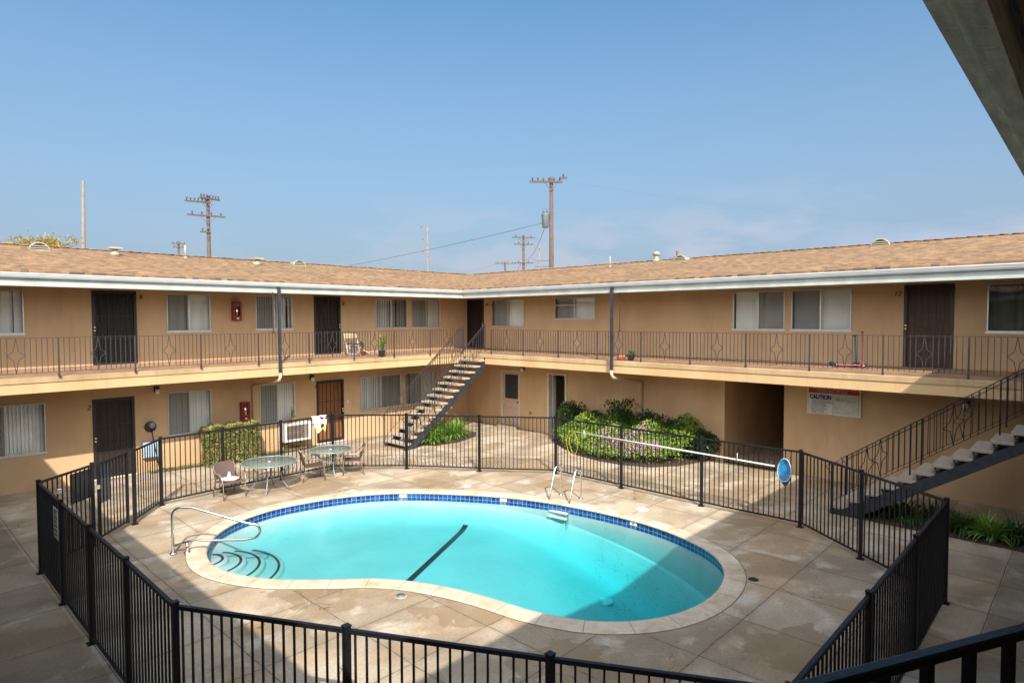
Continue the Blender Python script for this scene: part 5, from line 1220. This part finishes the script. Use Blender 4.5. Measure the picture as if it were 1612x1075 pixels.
# ---------------------------------------------------------------- utility poles and wires beyond the roof
def pole(x,y,h,r,label,arms,mt='wood_pole',tf=False,lean=0.0,group='wooden utility poles beyond the roof'):
    t=thing('utility_pole',label,'utility pole',(x,y,0),0,group)
    ax=Vector((x,y,0)).normalized(); sx=Vector((ax.y,-ax.x,0))     # arms roughly across the street line
    b=MB(); b.tube([(0,0,0),(lean*.5,0,h*.5),(lean,0,h)],[r*1.25,r,r*.75],10); b.build('shaft',M[mt],t,local=True)
    for (dz,L,off,nin,tilt) in arms:
        z=h-dz; b=MB(); c=Vector((lean*z/h,0,z))-Vector((ax.x,ax.y,0))*r*1.1; a=sx*math.cos(tilt)+ax*math.sin(tilt)
        p=c+a*(-L/2+off); q=c+a*(L/2+off); b.bar(p,q,.10,.12)
        b.bar(c-Vector((0,0,.6)),c+a*L*.22,.03,.03); b.bar(c-Vector((0,0,.6)),c-a*L*.22,.03,.03)
        o=b.build('crossarm',M[mt],t,local=True)
        k=MB()
        for i in range(nin):
            pp=p+(q-p)*(i+.5)/nin+Vector((0,0,.06)); k.lathe(pp,[(0.03,0),(0.03,.08),(0.07,.10),(0.055,.16),(0.07,.19),(0.03,.24)],8)
        if nin: k.build('insulators',M['insulator'],o,local=True)
    if tf:
        b=MB(); c=Vector((lean*.8,0,h-3.4))-sx*0.40-ax*.1; b.lathe(c,[(0.20,0),(0.22,.04),(0.27,.85),(0.27,.90),(0.22,.96),(0.1,1.0)],18); o=b.build('transformer',M['dark_grey'],t,local=True)
        k=MB(); 
        for s in (-.13,.13): k.lathe(c+sx*s+Vector((0,0,0.95)),[(0.04,0),(0.07,.1),(0.04,.2),(0.06,.32)],8)
        k.build('bushing',M['insulator'],o,local=True)
        b=MB(); b.bar(c+sx*.3+Vector((0,0,.8)),Vector((lean*.8,0,h-2.6)),.08,.08); b.bar(c+sx*.3+Vector((0,0,.25)),Vector((lean*.8,0,h-3.15)),.08,.08); b.build('transformer_bracket',M['grey_metal'],t,local=True)
        b=MB(); 
        for z in (h-5.6,h-6.0,h-6.3): b.bar(Vector((lean*.8,0,z)),Vector((lean*.8,0,z))-sx*1.1,.05,.05)
        b.build('service_bracket',M['insulator'],t,local=True)
    return t
pole(32.56,27.26,13.8,0.16,'tallest wooden pole with a grey transformer and one wide crossarm',[(0.35,2.2,-.35,6,R(8)),(0.1,.5,.8,1,0)],tf=True)
pole(17.73,47.18,13.2,0.15,'dark wooden pole on the left with crowded crossarms in tiers',[(0.20,1.5,.15,7,R(30)),(0.50,1.5,-.75,6,R(10)),(1.45,2.5,-.1,4,R(5)),(2.6,.7,-.2,2,0)])
pole(12.6,60.0,15.5,0.15,'bare pale pole without crossarms at the far left',[(10.1,.9,-.4,1,0)],'wood_pole_grey',lean=.3)
pole(51.92,47.56,13.6,0.16,'brown pole with two crossarms just left of the transformer pole',[(0.25,2.6,0,3,R(10)),(1.0,2.2,0,2,R(10)),(3.1,2.2,0,2,R(-5))])
pole(72.0,69.99,13.4,0.16,'low T shaped pole above the roof valley',[(0.3,3.2,0,4,R(5))],'wood_pole')
pole(57.23,71.23,17.6,0.15,'slim pale pole with short side arms left of the roof valley',[(0.3,1.4,-.9,1,0),(2.1,1.2,-.7,1,0),(3.9,1.2,-.7,1,0),(8.2,2.6,.2,3,0)],'wood_pole_grey')
pole(98.65,85.87,19.4,0.17,'faint distant pole between the transformer pole and its neighbour',[(0.5,2.4,-1,1,0),(3.0,2.4,-1,1,0),(5.5,2.4,-1,1,0)],'wood_pole_grey')
pole(72.89,39.99,12.9,0.18,'short looking pole top above the right roof',[(1.2,2.6,0,3,R(20)),(1.0,1.2,0,2,0)])
pole(32.35,97.27,15.6,0.17,'small distant pole top above the left roof',[(0.4,1.9,0,4,R(10)),(0.9,1.6,0,3,0)])
def wire(p,q,sag,label,r=0.012):
    p=Vector(p);q=Vector(q); pts=[p+(q-p)*(i/24)-Vector((0,0,sag*4*(i/24)*(1-i/24))) for i in range(25)]
    b=MB(); b.tube(pts,r,5); tag(b.build('overhead_wire',M['wire']),label,'overhead wire')
wire((32.2,27.6,10.75),(36.0,85.0,9.6),0.6,'long overhead wire running from the transformer pole down behind the left roof',0.022)
wire((32.2,27.6,10.3),(51.9,47.5,10.9),0.7,'short wire from the transformer pole to the brown pole beside it',0.018)
wire((51.5,47.6,10.5),(72.0,70.0,12.8),1.6,'wire from the brown pole to the low T shaped pole',0.022)
wire((72,70,13.3),(40,90,6.5),.9,'wire leaving the low T shaped pole towards the left roof',0.02)
wire((33,27.2,13.7),(75,2,12.5),1.0,'faint high wire running right from the transformer pole',0.005)
# yellow leaved tree beyond the far left roof
tr_=thing('yellow_tree','yellow leaved tree showing above the roof at the far left','tree',(7.0,50.0,0)); tr_.scale=(1.15,1.15,1.24); r=random.Random(9)
b=MB(); b.tube([(0,0,0),(.1,.1,3),(0,0,5.6)],[.26,.2,.12],10); tips=[]
for i in range(26):
    a=r.uniform(0,6.28); l=r.uniform(1.8,3.9); z0=r.uniform(3.6,5.6); e=Vector((math.cos(a)*l,math.sin(a)*l,z0+r.uniform(1.4,4.0)*(1-l/8))); m_=Vector((e.x*.45,e.y*.45,z0+(e.z-z0)*.6)); b.tube([(0,0,z0),m_,e],[.08,.045,.015],6); tips+= [e,m_+(e-m_)*.5]
    for k in range(4):
        q=m_+(e-m_)*r.uniform(.2,1); d=rv(r,.8)*r.uniform(.5,1.1); b.tube([q,q+d],[.02,.006],5); tips.append(q+d)
b.build('trunk',M['bark'],tr_,local=True)
b=MB()
for t_ in tips:
    if r.random()<.2: continue
    for _ in range(60): leafquad(b,t_+Vector((r.gauss(0,.23),r.gauss(0,.23),r.gauss(0,.18))),rv(r),Vector((0,0,1)),.20,.11)
b.build('crown',M['leaf_yellow'],tr_,local=True)
